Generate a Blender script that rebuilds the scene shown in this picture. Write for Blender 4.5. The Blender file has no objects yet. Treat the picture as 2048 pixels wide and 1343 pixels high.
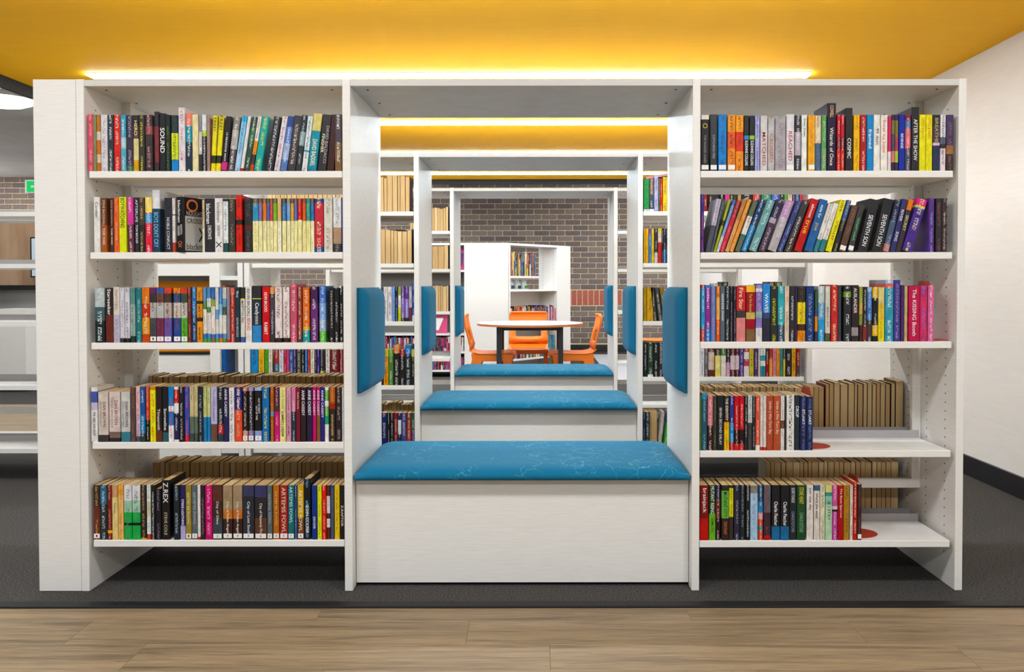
import bpy, bmesh, math, random
from mathutils import Matrix, Vector
random.seed(7)
scene = bpy.context.scene
COL = scene.collection

# ------------------------------------------------------------------ camera
FPX, CXP, CYP = 1718.0, 1073.3, 602.7          # focal length and principal point in pixels of the 2048x1343 frame
PITCH, ROLL, EYE = math.radians(1.19), math.radians(0.06), 1.0896
fwd = Vector((0, math.cos(PITCH), -math.sin(PITCH)))
up0 = Vector((0, math.sin(PITCH), math.cos(PITCH))); rt0 = Vector((1, 0, 0))
RT = rt0 * math.cos(ROLL) - up0 * math.sin(ROLL)
UP = up0 * math.cos(ROLL) + rt0 * math.sin(ROLL)
cam_data = bpy.data.cameras.new('camera')
cam = bpy.data.objects.new('camera', cam_data); COL.objects.link(cam)
cam.matrix_world = Matrix(((RT.x, UP.x, -fwd.x, 0), (RT.y, UP.y, -fwd.y, 0), (RT.z, UP.z, -fwd.z, EYE), (0, 0, 0, 1)))
cam_data.sensor_width = 36.0; cam_data.sensor_fit = 'HORIZONTAL'
cam_data.lens = FPX / 2048 * 36.0
cam_data.shift_x = -(CXP - 1024) / 2048
cam_data.shift_y = (CYP - 671.5) / 2048
cam_data.clip_start = 0.05; cam_data.clip_end = 100
scene.camera = cam

# ------------------------------------------------------------------ light of the place
world = bpy.data.worlds.new('world'); scene.world = world; world.use_nodes = True
bgn = world.node_tree.nodes['Background']
bgn.inputs[0].default_value = (0.93, 0.97, 1.0, 1); bgn.inputs[1].default_value = 0.3
STRIP_POWER = 53.0
ROUND_POWER = 60.0
scene.view_settings.view_transform = 'Standard'
scene.view_settings.look = 'None'
scene.view_settings.exposure = 0.0
scene.view_settings.gamma = 1.0
scene.view_settings.use_curve_mapping = False

def pray(px, py):
    return fwd + RT * ((px - CXP) / FPX) + UP * (-(py - CYP) / FPX)
def at_depth(px, py, D):
    d = pray(px, py); t = D / d.y
    return d.x * t, EYE + d.z * t

# ------------------------------------------------------------------ helpers
def lin(h):
    if isinstance(h, str):
        h = h.strip()
        c = [int(h[i:i + 2], 16) / 255 for i in (0, 2, 4)]
    else:
        c = list(h)
    return tuple(x / 12.92 if x <= 0.04045 else ((x + 0.055) / 1.055) ** 2.4 for x in c)

class MB:
    def __init__(self): self.v = []; self.f = []
    def box(self, x0, x1, y0, y1, z0, z1):
        n = len(self.v)
        self.v += [(x0, y0, z0), (x1, y0, z0), (x1, y1, z0), (x0, y1, z0), (x0, y0, z1), (x1, y0, z1), (x1, y1, z1), (x0, y1, z1)]
        self.f += [tuple(n + i for i in q) for q in ((0, 3, 2, 1), (4, 5, 6, 7), (0, 1, 5, 4), (1, 2, 6, 5), (2, 3, 7, 6), (3, 0, 4, 7))]
        return self
    def hexa(self, p):
        n = len(self.v); self.v += list(p)
        self.f += [tuple(n + i for i in q) for q in ((0, 3, 2, 1), (4, 5, 6, 7), (0, 1, 5, 4), (1, 2, 6, 5), (2, 3, 7, 6), (3, 0, 4, 7))]
        return self
    def poly(self, pts):
        n = len(self.v); self.v += list(pts); self.f.append(tuple(range(n, n + len(pts)))); return self
    def disc(self, c, r, axis, n=8):
        k = len(self.v)
        for i in range(n):
            a = 2 * math.pi * i / n; u, w = r * math.cos(a), r * math.sin(a)
            self.v.append((c[0], c[1] + u, c[2] + w) if axis == 'x' else (c[0] + u, c[1] + w, c[2]) if axis == 'z' else (c[0] + u, c[1], c[2] + w))
        self.f.append(tuple(range(k, k + n))); return self
    def cyl(self, c, r, z0, z1, n=24):
        k = len(self.v)
        for z in (z0, z1):
            for i in range(n):
                a = 2 * math.pi * i / n; self.v.append((c[0] + r * math.cos(a), c[1] + r * math.sin(a), z))
        for i in range(n):
            j = (i + 1) % n; self.f.append((k + i, k + j, k + n + j, k + n + i))
        self.f.append(tuple(k + i for i in reversed(range(n)))); self.f.append(tuple(k + n + i for i in range(n))); return self
    def mesh(self, name, m=None):
        me = bpy.data.meshes.new(name); me.from_pydata(self.v, [], self.f); me.update()
        if m is not None: me.materials.append(m)
        return me
    def build(self, name, m=None, parent=None, loc=None, bevel=0, segs=2, smooth=False):
        o = bpy.data.objects.new(name, self.mesh(name, m)); COL.objects.link(o)
        if parent is not None: o.parent = parent
        if loc: o.location = loc
        if bevel: add_bevel(o, bevel, segs)
        if smooth:
            for p in o.data.polygons: p.use_smooth = True
        return o

def add_bevel(o, w, segs=2):
    bm = bmesh.new(); bm.from_mesh(o.data)
    bmesh.ops.remove_doubles(bm, verts=bm.verts, dist=1e-6)
    bmesh.ops.bevel(bm, geom=[e for e in bm.edges if e.calc_face_angle(0) > 0.6], offset=w, segments=segs, profile=0.5, affect='EDGES')
    bm.to_mesh(o.data); bm.free()

def empty(name, loc=(0, 0, 0), rz=0.0):
    o = bpy.data.objects.new(name, None); COL.objects.link(o); o.location = loc; o.rotation_euler = (0, 0, rz); o.empty_display_size = 0.1
    return o
def tag(o, label=None, cat=None, group=None, kind=None):
    if label: o['label'] = label
    if cat: o['category'] = cat
    if group: o['group'] = group
    if kind: o['kind'] = kind
    return o
def copy_tree(o, parent=None):
    c = o.copy(); COL.objects.link(c)
    if parent is not None: c.parent = parent
    for ch in list(o.children): copy_tree(ch, c)
    return c

# ------------------------------------------------------------------ materials
def nodes_of(name, rough=0.5, spec=0.4):
    m = bpy.data.materials.new(name); m.use_nodes = True
    nt = m.node_tree; b = nt.nodes['Principled BSDF']
    b.inputs['Roughness'].default_value = rough
    b.inputs['Specular IOR Level'].default_value = spec
    return m, nt, b
def N(nt, t, **kw):
    n = nt.nodes.new(t)
    for k, v in kw.items(): setattr(n, k, v)
    return n
def plain(name, col, rough=0.5, spec=0.4, metal=0.0):
    m, nt, b = nodes_of(name, rough, spec)
    b.inputs['Base Color'].default_value = (*lin(col), 1); b.inputs['Metallic'].default_value = metal
    return m
_inks = {}
def ink(h):
    if h not in _inks: _inks[h] = plain('ink_' + h, h, 0.45, 0.3)
    return _inks[h]
def noisy(name, c1, c2, scale, rough=0.6, spec=0.3, coord='Object', detail=3, bump=0.0, lo=0.35, hi=0.65, rnd=False, nrough=0.6):
    """two colours mixed by a stretched noise, optional fine relief"""
    m, nt, b = nodes_of(name, rough, spec)
    tc = N(nt, 'ShaderNodeTexCoord'); mp = N(nt, 'ShaderNodeMapping'); mp.inputs['Scale'].default_value = scale
    nt.links.new(tc.outputs[coord], mp.inputs['Vector'])
    if rnd:
        oi = N(nt, 'ShaderNodeObjectInfo'); mu = N(nt, 'ShaderNodeMath', operation='MULTIPLY'); mu.inputs[1].default_value = 37.0
        nt.links.new(oi.outputs['Random'], mu.inputs[0]); nt.links.new(mu.outputs[0], mp.inputs['Location'])
    no = N(nt, 'ShaderNodeTexNoise'); no.inputs['Scale'].default_value = 1.0; no.inputs['Detail'].default_value = detail; no.inputs['Roughness'].default_value = nrough
    nt.links.new(mp.outputs[0], no.inputs['Vector'])
    cr = N(nt, 'ShaderNodeValToRGB'); cr.color_ramp.elements[0].position = lo; cr.color_ramp.elements[1].position = hi
    cr.color_ramp.elements[0].color = (*lin(c1), 1); cr.color_ramp.elements[1].color = (*lin(c2), 1)
    nt.links.new(no.outputs['Fac'], cr.inputs['Fac']); nt.links.new(cr.outputs['Color'], b.inputs['Base Color'])
    if bump:
        bu = N(nt, 'ShaderNodeBump'); bu.inputs['Strength'].default_value = bump; bu.inputs['Distance'].default_value = 0.004
        nt.links.new(no.outputs['Fac'], bu.inputs['Height']); nt.links.new(bu.outputs[0], b.inputs['Normal'])
    return m

M = {}
M['white'] = noisy('white_laminate', 'e6e2dc', 'eeeae4', (14, 14, 420), 0.42, 0.4, detail=2)
M['white_top'] = noisy('greyed_white_laminate', 'cfccc7', 'd6d3ce', (14, 14, 420), 0.45, 0.35, detail=2)  # top boards toned a step greyer than the other white boards
M['lip'] = plain('grey_plastic_lip', 'a8a3a3', 0.35, 0.5)
M['hole'] = plain('pin_hole_shadow', '35322e', 0.8, 0.1)
M['yellow'] = noisy('yellow_ceiling_lining', 'fab614', 'ffbe1a', (3, 160, 160), 0.7, 0.15, detail=2)
M['black'] = plain('black_trim', '1a1a1c', 0.55, 0.3)
M['skirt'] = plain('black_skirting', '201f22', 0.35, 0.5)
M['wallwhite'] = noisy('white_wall_paint', 'e6dfd9', 'e9e3dd', (6, 6, 60), 0.75, 0.2, detail=2)
M['carpet'] = noisy('charcoal_carpet', '262525', '625e5a', (150, 150, 150), 0.95, 0.05, detail=4, bump=0.5, lo=0.3, hi=0.75)
M['greyceil'] = noisy('grey_ceiling_board', 'cfcfce', 'd8d8d8', (2, 2, 2), 0.7, 0.2)
M['grey'] = plain('grey_panel', '8d8b88', 0.6, 0.3)
M['pages'] = noisy('page_edges', 'bd9662', 'dcba84', (900, 40, 8), 0.85, 0.1, detail=2)
M['pages_light'] = noisy('pale_page_edges', 'cdaa74', 'e8cc9c', (900, 40, 8), 0.85, 0.1, detail=2)
M['red_metal'] = plain('red_painted_steel', 'b8331c', 0.4, 0.5)
M['label'] = plain('white_sticker', 'ebe8e4', 0.5, 0.3)
M['table_top'] = plain('grey_laminate_table', 'c9c6c4', 0.3, 0.5)
M['orange_edge'] = plain('timber_edge', 'c0703a', 0.5, 0.3)
M['leg_black'] = plain('charcoal_steel', '2c2d2f', 0.4, 0.5)
M['orange'] = plain('orange_polypropylene', 'f47a12', 0.38, 0.5)
M['mortar'] = noisy('pale_yellow_mortar', 'e2d4a0', 'f0e4b8', (40, 40, 40), 0.9, 0.1)
M['ply'] = noisy('plywood', '9c7a5c', 'b8987a', (6, 6, 1.2), 0.5, 0.3, detail=4)
M['green'] = plain('green_sign', '18b04a', 0.4, 0.4)
M['orange_board'] = plain('orange_board', 'e08812', 0.6, 0.2)
M['pale_floor'] = plain('painted_floor_reflection', 'd8dce2', 0.25, 0.5)  # pale bluish colour stands in for window light reflected off the floor
M['blue_glow'] = plain('blue_plastic', '3a6ea0', 0.4, 0.4)
M['acrylic'] = plain('clear_acrylic', 'c8ccd0', 0.15, 0.5)

def wood_material():
    m, nt, b = nodes_of('oak_plank', 0.48, 0.35)
    tc = N(nt, 'ShaderNodeTexCoord'); oi = N(nt, 'ShaderNodeObjectInfo')
    mp = N(nt, 'ShaderNodeMapping'); mp.inputs['Scale'].default_value = (1.6, 26, 1)
    mu = N(nt, 'ShaderNodeMath', operation='MULTIPLY'); mu.inputs[1].default_value = 53.0
    nt.links.new(oi.outputs['Random'], mu.inputs[0]); nt.links.new(mu.outputs[0], mp.inputs['Location'])
    nt.links.new(tc.outputs['Object'], mp.inputs['Vector'])
    n1 = N(nt, 'ShaderNodeTexNoise'); n1.inputs['Scale'].default_value = 1.0; n1.inputs['Detail'].default_value = 6; n1.inputs['Roughness'].default_value = 0.65; n1.inputs['Distortion'].default_value = 0.7
    nt.links.new(mp.outputs[0], n1.inputs['Vector'])
    mp2 = N(nt, 'ShaderNodeMapping'); mp2.inputs['Scale'].default_value = (9, 260, 1); nt.links.new(tc.outputs['Object'], mp2.inputs['Vector'])
    n2 = N(nt, 'ShaderNodeTexNoise'); n2.inputs['Scale'].default_value = 1.0; n2.inputs['Detail'].default_value = 3; nt.links.new(mp2.outputs[0], n2.inputs['Vector'])
    cr = N(nt, 'ShaderNodeValToRGB')
    e = cr.color_ramp.elements; e[0].position = 0.3; e[0].color = (*lin('6f5e49'), 1); e[1].position = 0.72; e[1].color = (*lin('a68f70'), 1)
    mid = cr.color_ramp.elements.new(0.5); mid.color = (*lin('937d5f'), 1)
    nt.links.new(n1.outputs['Fac'], cr.inputs['Fac'])
    cr2 = N(nt, 'ShaderNodeValToRGB'); cr2.color_ramp.elements[0].position = 0.3; cr2.color_ramp.elements[0].color = (0.7, 0.7, 0.7, 1); cr2.color_ramp.elements[1].position = 0.7; cr2.color_ramp.elements[1].color = (1.16, 1.15, 1.13, 1)
    nt.links.new(n2.outputs['Fac'], cr2.inputs['Fac'])
    mx = N(nt, 'ShaderNodeMix', data_type='RGBA', blend_type='MULTIPLY'); mx.inputs['Factor'].default_value = 1.0
    nt.links.new(cr.outputs['Color'], mx.inputs['A']); nt.links.new(cr2.outputs['Color'], mx.inputs['B'])
    hsv = N(nt, 'ShaderNodeHueSaturation'); ma = N(nt, 'ShaderNodeMapRange'); ma.inputs['To Min'].default_value = 0.96; ma.inputs['To Max'].default_value = 1.03
    nt.links.new(oi.outputs['Random'], ma.inputs['Value']); nt.links.new(ma.outputs[0], hsv.inputs['Value']); nt.links.new(mx.outputs['Result'], hsv.inputs['Color'])
    nt.links.new(hsv.outputs['Color'], b.inputs['Base Color'])
    return m
M['wood'] = wood_material()

def fabric_material(name, veins):
    m, nt, b = nodes_of(name, 0.85, 0.12)
    b.inputs['Sheen Weight'].default_value = 0.06; b.inputs['Sheen Roughness'].default_value = 0.5
    tc = N(nt, 'ShaderNodeTexCoord')
    no = N(nt, 'ShaderNodeTexNoise'); no.inputs['Scale'].default_value = 700; no.inputs['Detail'].default_value = 2; nt.links.new(tc.outputs['Object'], no.inputs['Vector'])
    cr = N(nt, 'ShaderNodeValToRGB'); cr.color_ramp.elements[0].position = 0.3; cr.color_ramp.elements[1].position = 0.7
    cr.color_ramp.elements[0].color = (*lin('0c6388'), 1); cr.color_ramp.elements[1].color = (*lin('1c7ca2'), 1)
    nt.links.new(no.outputs['Fac'], cr.inputs['Fac'])
    out = cr.outputs['Color']
    if veins:
        vo = N(nt, 'ShaderNodeTexVoronoi', feature='DISTANCE_TO_EDGE'); vo.inputs['Scale'].default_value = 13
        wn = N(nt, 'ShaderNodeTexNoise'); wn.inputs['Scale'].default_value = 22; wn.inputs['Detail'].default_value = 3
        nt.links.new(tc.outputs['Object'], wn.inputs['Vector'])
        ad = N(nt, 'ShaderNodeMix', data_type='RGBA', blend_type='ADD'); ad.inputs['Factor'].default_value = 0.09
        nt.links.new(tc.outputs['Object'], ad.inputs['A']); nt.links.new(wn.outputs['Color'], ad.inputs['B']); nt.links.new(ad.outputs['Result'], vo.inputs['Vector'])
        r2 = N(nt, 'ShaderNodeValToRGB'); r2.color_ramp.elements[0].position = 0.0; r2.color_ramp.elements[0].color = (0.65, 0.65, 0.65, 1); r2.color_ramp.elements[1].position = 0.022; r2.color_ramp.elements[1].color = (0, 0, 0, 1)
        nt.links.new(vo.outputs['Distance'], r2.inputs['Fac'])
        g = N(nt, 'ShaderNodeTexNoise'); g.inputs['Scale'].default_value = 6; nt.links.new(tc.outputs['Object'], g.inputs['Vector'])
        gr = N(nt, 'ShaderNodeValToRGB'); gr.color_ramp.elements[0].position = 0.42; gr.color_ramp.elements[1].position = 0.62; nt.links.new(g.outputs['Fac'], gr.inputs['Fac'])
        mm = N(nt, 'ShaderNodeMath', operation='MULTIPLY'); nt.links.new(r2.outputs['Color'], mm.inputs[0]); nt.links.new(gr.outputs['Color'], mm.inputs[1])
        mx = N(nt, 'ShaderNodeMix', data_type='RGBA'); nt.links.new(mm.outputs[0], mx.inputs['Factor']); nt.links.new(out, mx.inputs['A']); mx.inputs['B'].default_value = (*lin('7fc0d8'), 1)
        out = mx.outputs['Result']
    nt.links.new(out, b.inputs['Base Color'])
    bu = N(nt, 'ShaderNodeBump'); bu.inputs['Strength'].default_value = 0.25; bu.inputs['Distance'].default_value = 0.002
    nt.links.new(no.outputs['Fac'], bu.inputs['Height']); nt.links.new(bu.outputs[0], b.inputs['Normal'])
    return m
M['pad'] = fabric_material('blue_woven_fabric', False)
M['seatfab'] = fabric_material('blue_crackle_fabric', True)

def cover_material():
    """printed book cover: colour of each band, with fine lettering-like print in a second colour down the middle of the spine"""
    m, nt, b = nodes_of('printed_book_cover', 0.4, 0.3)
    a1 = N(nt, 'ShaderNodeAttribute', attribute_name='Col'); a2 = N(nt, 'ShaderNodeAttribute', attribute_name='Print')
    uv = N(nt, 'ShaderNodeUVMap', uv_map='UVMap'); sp = N(nt, 'ShaderNodeSeparateXYZ'); nt.links.new(uv.outputs[0], sp.inputs[0])
    def math_(op, a, bb=None, c=None):
        n = N(nt, 'ShaderNodeMath', operation=op)
        for i, x in enumerate((a, bb, c)):
            if x is None: continue
            if isinstance(x, (int, float)): n.inputs[i].default_value = x
            else: nt.links.new(x, n.inputs[i])
        return n.outputs[0]
    u, v = sp.outputs['X'], sp.outputs['Y']
    du = math_('ABSOLUTE', math_('SUBTRACT', u, 0.5)); inside = math_('LESS_THAN', du, 0.2)
    mp = N(nt, 'ShaderNodeMapping'); mp.inputs['Scale'].default_value = (3.6, 330, 1); nt.links.new(uv.outputs[0], mp.inputs['Vector'])
    n1 = N(nt, 'ShaderNodeTexNoise'); n1.inputs['Scale'].default_value = 1.0; n1.inputs['Detail'].default_value = 1.0; nt.links.new(mp.outputs[0], n1.inputs['Vector'])
    g1 = math_('GREATER_THAN', n1.outputs['Fac'], 0.52)
    mp2 = N(nt, 'ShaderNodeMapping'); mp2.inputs['Scale'].default_value = (0.0, 17, 1); nt.links.new(uv.outputs[0], mp2.inputs['Vector'])
    n2 = N(nt, 'ShaderNodeTexNoise'); n2.inputs['Scale'].default_value = 1.0; n2.inputs['Detail'].default_value = 0.0; nt.links.new(mp2.outputs[0], n2.inputs['Vector'])
    g2 = math_('GREATER_THAN', n2.outputs['Fac'], 0.44)
    mask = math_('MULTIPLY', math_('MULTIPLY', inside, g1), math_('MULTIPLY', g2, a2.outputs['Alpha']))
    mx = N(nt, 'ShaderNodeMix', data_type='RGBA'); nt.links.new(mask, mx.inputs['Factor']); nt.links.new(a1.outputs['Color'], mx.inputs['A']); nt.links.new(a2.outputs['Color'], mx.inputs['B'])
    mp3 = N(nt, 'ShaderNodeMapping'); mp3.inputs['Scale'].default_value = (1.4, 34, 1); nt.links.new(uv.outputs[0], mp3.inputs['Vector'])
    n3 = N(nt, 'ShaderNodeTexNoise'); n3.inputs['Scale'].default_value = 1.0; n3.inputs['Detail'].default_value = 3; nt.links.new(mp3.outputs[0], n3.inputs['Vector'])
    mr = N(nt, 'ShaderNodeMapRange'); mr.inputs['From Min'].default_value = 0.25; mr.inputs['From Max'].default_value = 0.75; mr.inputs['To Min'].default_value = 0.7; mr.inputs['To Max'].default_value = 1.12
    nt.links.new(n3.outputs['Fac'], mr.inputs['Value'])
    hs = N(nt, 'ShaderNodeHueSaturation'); nt.links.new(mx.outputs['Result'], hs.inputs['Color']); nt.links.new(mr.outputs[0], hs.inputs['Value']); hs.inputs['Saturation'].default_value = 1.05
    nt.links.new(hs.outputs['Color'], b.inputs['Base Color'])
    return m
M['cover'] = cover_material()
M['strip'] = None
def emitter(name, col, power):
    m = bpy.data.materials.new(name); m.use_nodes = True; nt = m.node_tree; nt.nodes.clear()
    e = N(nt, 'ShaderNodeEmission'); e.inputs[0].default_value = (*col, 1); e.inputs[1].default_value = power
    o = N(nt, 'ShaderNodeOutputMaterial'); nt.links.new(e.outputs[0], o.inputs[0]); return m
M['strip'] = emitter('linear_light_diffuser', (0.77, 0.90, 1.0), STRIP_POWER)
M['round'] = emitter('round_light_diffuser', (0.93, 0.97, 1.0), ROUND_POWER)
# ================================================================== THE SETTING
XR, XL = 2.458, -3.25          # right wall, left edge of the yellow ceiling
ZC, ZG = 2.362, 2.79           # yellow ceiling, main grey ceiling
YB = 13.77                     # brick wall
YFR = 2.6                      # near edge of the yellow ceiling
YEND = 10.5                    # far edge of the yellow ceiling
CARPET_Y = 2.91

fl = MB().box(-9, XR + 0.1, CARPET_Y, YB, -0.05, 0).build('floor', M['carpet']); tag(fl, kind='structure')
tr = MB().box(-9, XR, CARPET_Y - 0.045, CARPET_Y + 0.004, -0.03, 0.007).build('trim_1', M['black'], bevel=0.003); tag(tr, kind='structure')
ft = empty('floor_timber'); tag(ft, kind='structure')
MB().box(-9, XR + 0.1, -4.0, CARPET_Y - 0.04, -0.06, -0.012).build('subfloor', M['wood'], ft)
PW, PL = 0.178, 1.22
row_off = [0.5, -0.217, 0.038, 0.62, -0.35, 0.21, 0.8]
for r in range(12):
    y1 = 2.935 - r * PW; y0 = y1 - PW
    y1 = min(y1, CARPET_Y - 0.04)
    off = row_off[r % 7] - 5 * PL
    x = off
    while x < XR:
        x0, x1 = max(x, -6.0), min(x + PL, XR)
        if x1 > x0 + 0.05:
            pl = MB().box(x0 + 0.0003, x1 - 0.0003, y0 + 0.0002, y1 - 0.0002, -0.012, 0.0).build('plank', M['wood'], ft, bevel=0.0004, segs=1)
        x += PL
# right wall with black skirting
w = MB().box(XR, XR + 0.12, -4.0, YB, 0, 2.9).build('wall_right', M['wallwhite']); tag(w, kind='structure')
w = MB().box(XR - 0.016, XR, -4.0, YB, 0, 0.112).build('baseboard_right', M['skirt'], bevel=0.003); tag(w, kind='structure')
w = MB().box(-9.1, -9, -4.0, YB, 0, 2.9).build('wall_left', M['wallwhite']); tag(w, kind='structure')
# yellow dropped ceiling with black edge
c = empty('ceiling'); tag(c, kind='structure')
MB().box(XL, XR, YFR, YEND, ZC, ZC + 0.05).build('lining', M['yellow'], c)
MB().box(XL - 0.03, XR, YFR - 0.03, YFR, ZC - 0.01, ZC + 0.45).build('trim_4', M['black'])['kind'] = 'structure'
MB().box(XL - 0.03, XL, YFR, YEND + 0.03, ZC - 0.072, ZC + 0.45).build('trim_2', M['black'])['kind'] = 'structure'
MB().box(XL - 0.03, XR, YEND, YEND + 0.03, ZC - 0.06, ZC + 0.45).build('trim_3', M['black'])['kind'] = 'structure'
# main ceiling of grey boards
g = empty('ceiling_grey'); tag(g, kind='structure')
MB().box(-9, XR, YEND + 0.03, YB, ZG + 0.012, ZG + 0.06).build('ceiling_backing', M['black'], g)
MB().box(XL - 0.03, XR, -4, YFR - 0.03, ZG, ZG + 0.06).build('ceiling_board', M['greyceil'], g)
MB().box(-9, XL - 0.03, -4, YEND + 0.03, ZG + 0.012, ZG + 0.06).build('ceiling_backing', M['black'], g)
y = 5.28
while y < YB - 0.1:
    for x0 in (-9.0, -6.0):
        if x0 == -9.0 or True:
            x1 = x0 + 2.99 if x0 < -7 else (XL - 0.04 if y < YEND else XR)
            MB().box(x0, min(x1, XR), y + 0.004, min(y + 0.696, YB), ZG, ZG + 0.012).build('ceiling_board', M['greyceil'], g)
    y += 0.7
# brick wall
bw = empty('wall_back', (0, YB, 0)); tag(bw, kind='structure')
MB().box(-9, XR + 0.1, 0, 0.12, 0, 2.9).build('mortar_bed', M['mortar'], bw)
brick_cols = ['75675f', '7b6c66', '6d615e', '7f7169', '716360', '685c5a']
brick_mats = [noisy('brown_brick_%s' % h, h, '%02x%02x%02x' % tuple(min(255, int(int(h[i:i + 2], 16) * 1.22)) for i in (0, 2, 4)), (45, 45, 45), 0.85, 0.15) for h in brick_cols]
red_mat = noisy('red_brick', 'a85848', 'c07060', (40, 40, 40), 0.85, 0.15)
CP = 0.0860; BLn = 0.2490
zr0 = 2.369; xr0 = -1.165
proto = [MB().box(-0.1197, 0.1197, -0.005, 0, -0.0385, 0.0385).mesh('brick', m) for m in brick_mats]
proto_red = MB().box(-0.0400, 0.0400, -0.005, 0, -0.119, 0.119).mesh('brick', red_mat)
rest = MB(); n_brick = 0
def pixel(X, Y, Z):
    v = Vector((X, Y, Z - EYE)); wv = v.dot(fwd); return CXP + FPX * v.dot(RT) / wv, CYP - FPX * v.dot(UP) / wv
z_red1 = EYE + (567 - 576) / FPX * YB; z_red0 = EYE + (567 - 608) / FPX * YB
rb = random.Random(3)
k = -6
rows = []
while True:
    zt = zr0 - CP * k; k += 1
    if zt - CP < 0.12: break
    if zt > 2.86: continue
    rows.append((zt, k - 1))
zc_red = min((zt - CP / 2 for zt, kk in rows), key=lambda q: abs(q - (z_red0 + z_red1) / 2))
for zt, kk in rows:
    zc = zt - CP / 2
    if abs(zc - zc_red) < CP * 1.2: continue
    x = xr0 + (BLn / 2 if kk % 2 else 0) - 32 * BLn
    while x < XR:
        xc = x + BLn / 2; x += BLn
        if xc - 0.12 < -9 or xc + 0.12 > XR: continue
        px, py = pixel(xc, YB, zc)
        seen = (755 < px < 1262 and 362 < py < 725 and not (905 < px < 1125 and py > 500)) or (-20 < px < 85 and 350 < py < 425)
        if seen and px < 905 and py > 560 and px > 100: seen = False
        if seen and 1262 > px > 1240 and py > 640: seen = False
        if seen and 755 < px < 860: seen = False
        if seen:
            o = bpy.data.objects.new('brick', proto[rb.randrange(6)]); COL.objects.link(o); o.parent = bw; o.location = (xc, 0, zc); n_brick += 1
        else:
            rest.box(xc - 0.1197, xc + 0.1197, -0.005, 0, zc - 0.0385, zc + 0.0385)
x = XR - 0.05
zc = zc_red
restr = MB()
while x > -9:
    x -= 0.0905
    px, py = pixel(x, YB, zc)
    if 1120 < px < 1262:
        o = bpy.data.objects.new('brick', proto_red); COL.objects.link(o); o.parent = bw; o.location = (x, 0, zc)
    else: restr.box(x - 0.0400, x + 0.0400, -0.005, 0, zc - 0.119, zc + 0.119)
tag(rest.build('brick_courses', brick_mats[1], bw), kind='stuff'); tag(restr.build('soldier_course', red_mat, bw), kind='stuff')
w = MB().box(-9, XR, YB - 0.03, YB, 0, 0.115).build('baseboard_back', M['skirt']); tag(w, kind='structure')
pf = MB().box(0.85, XR - 0.02, 9.7, 13.2, 0.0, 0.004).build('floor_reflection_patch', M['pale_floor']); tag(pf, kind='structure')  # pale sheet paints the window light reflected on the floor here
pf = MB().box(-8.9, -3.3, 6.1, 7.75, 0.0, 0.004).build('floor_timber_far', M['wood']); tag(pf, kind='structure')

# ---------------------------------------------------------------- ceiling lamps
def strip_lamp(y, label):
    t = empty('linear_light', (0, y, ZC - 0.0005))
    MB().box(-2.72, 1.66, -0.055, 0.055, -0.004, 0).build('housing', M['white'], t)
    MB().box(-2.715, 1.655, -0.05, 0.05, -0.014, -0.0045).build('diffuser', M['strip'], t)
    tag(t, label, 'ceiling light', 'linear lights across the yellow ceiling')
strip_lamp(3.7, 'linear ceiling light directly above the front bookcase')
strip_lamp(5.25, 'long white linear ceiling light just behind the front bookcase top')
strip_lamp(6.8, 'white linear ceiling light framed at the top of the front alcove')
strip_lamp(8.35, 'linear ceiling light hidden above the second bookcase top board')
strip_lamp(9.9, 'farthest white linear ceiling light above the brick wall line')
def round_lamp(x, y, label):
    t = empty('round_light', (x, y, ZG))
    MB().cyl((0, 0), 0.27, -0.035, 0, 32).build('rim', M['white'], t)
    b = MB(); n = 28
    for j, (r, z) in enumerate(((0.255, -0.036), (0.235, -0.06), (0.17, -0.085), (0.08, -0.098))):
        for i in range(n):
            a = 2 * math.pi * i / n; b.v.append((r * math.cos(a), r * math.sin(a), z))
        if j:
            for i in range(n):
                i2 = (i + 1) % n; b.f.append(((j - 1) * n + i, (j - 1) * n + i2, j * n + i2, j * n + i))
    b.f.append(tuple(3 * n + i for i in range(n)))
    b.build('diffuser', M['round'], t, smooth=True)
    tag(t, label, 'ceiling light', 'round lights on the grey ceiling')
round_lamp(-4.82, 7.8, 'round glowing light on the grey ceiling beside the black edge')
for xx, ll in ((-3.3, 'round light before the left end of the front bookcase'), (-1.1, 'round light before the left bay of the front bookcase'), (1.1, 'round light before the right bay of the front bookcase')):
    round_lamp(xx, 1.35, ll); round_lamp(xx, -1.3, ll.replace('before', 'added out of sight far before'))  # the farther row is out of view, added for more frontal light
round_lamp(-4.82, 4.2, 'round light on the grey ceiling before the low bookcase')
round_lamp(-4.82, 11.6, 'round light on the grey ceiling near the brick wall')
for xx, ll in ((-2.6, 'unseen added round light over the far bookcase'), (1.5, 'unseen added round light near the brick wall and white side wall')):
    round_lamp(xx, 12.0, ll)  # added out of view to brighten the brick wall and reading area
round_lamp(-8.4, 12.4, 'unseen added round light on the grey ceiling in the far corner')  # this and the next three are unseen, added to brighten ceiling and brick
round_lamp(-6.6, 12.9, 'unseen added round light on the grey ceiling beside the brick wall corner')
round_lamp(-8.3, 10.4, 'unseen added round light on the grey ceiling above the service counter')
round_lamp(-7.0, 9.5, 'unseen added round light on the grey ceiling far from the yellow lining')

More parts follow.
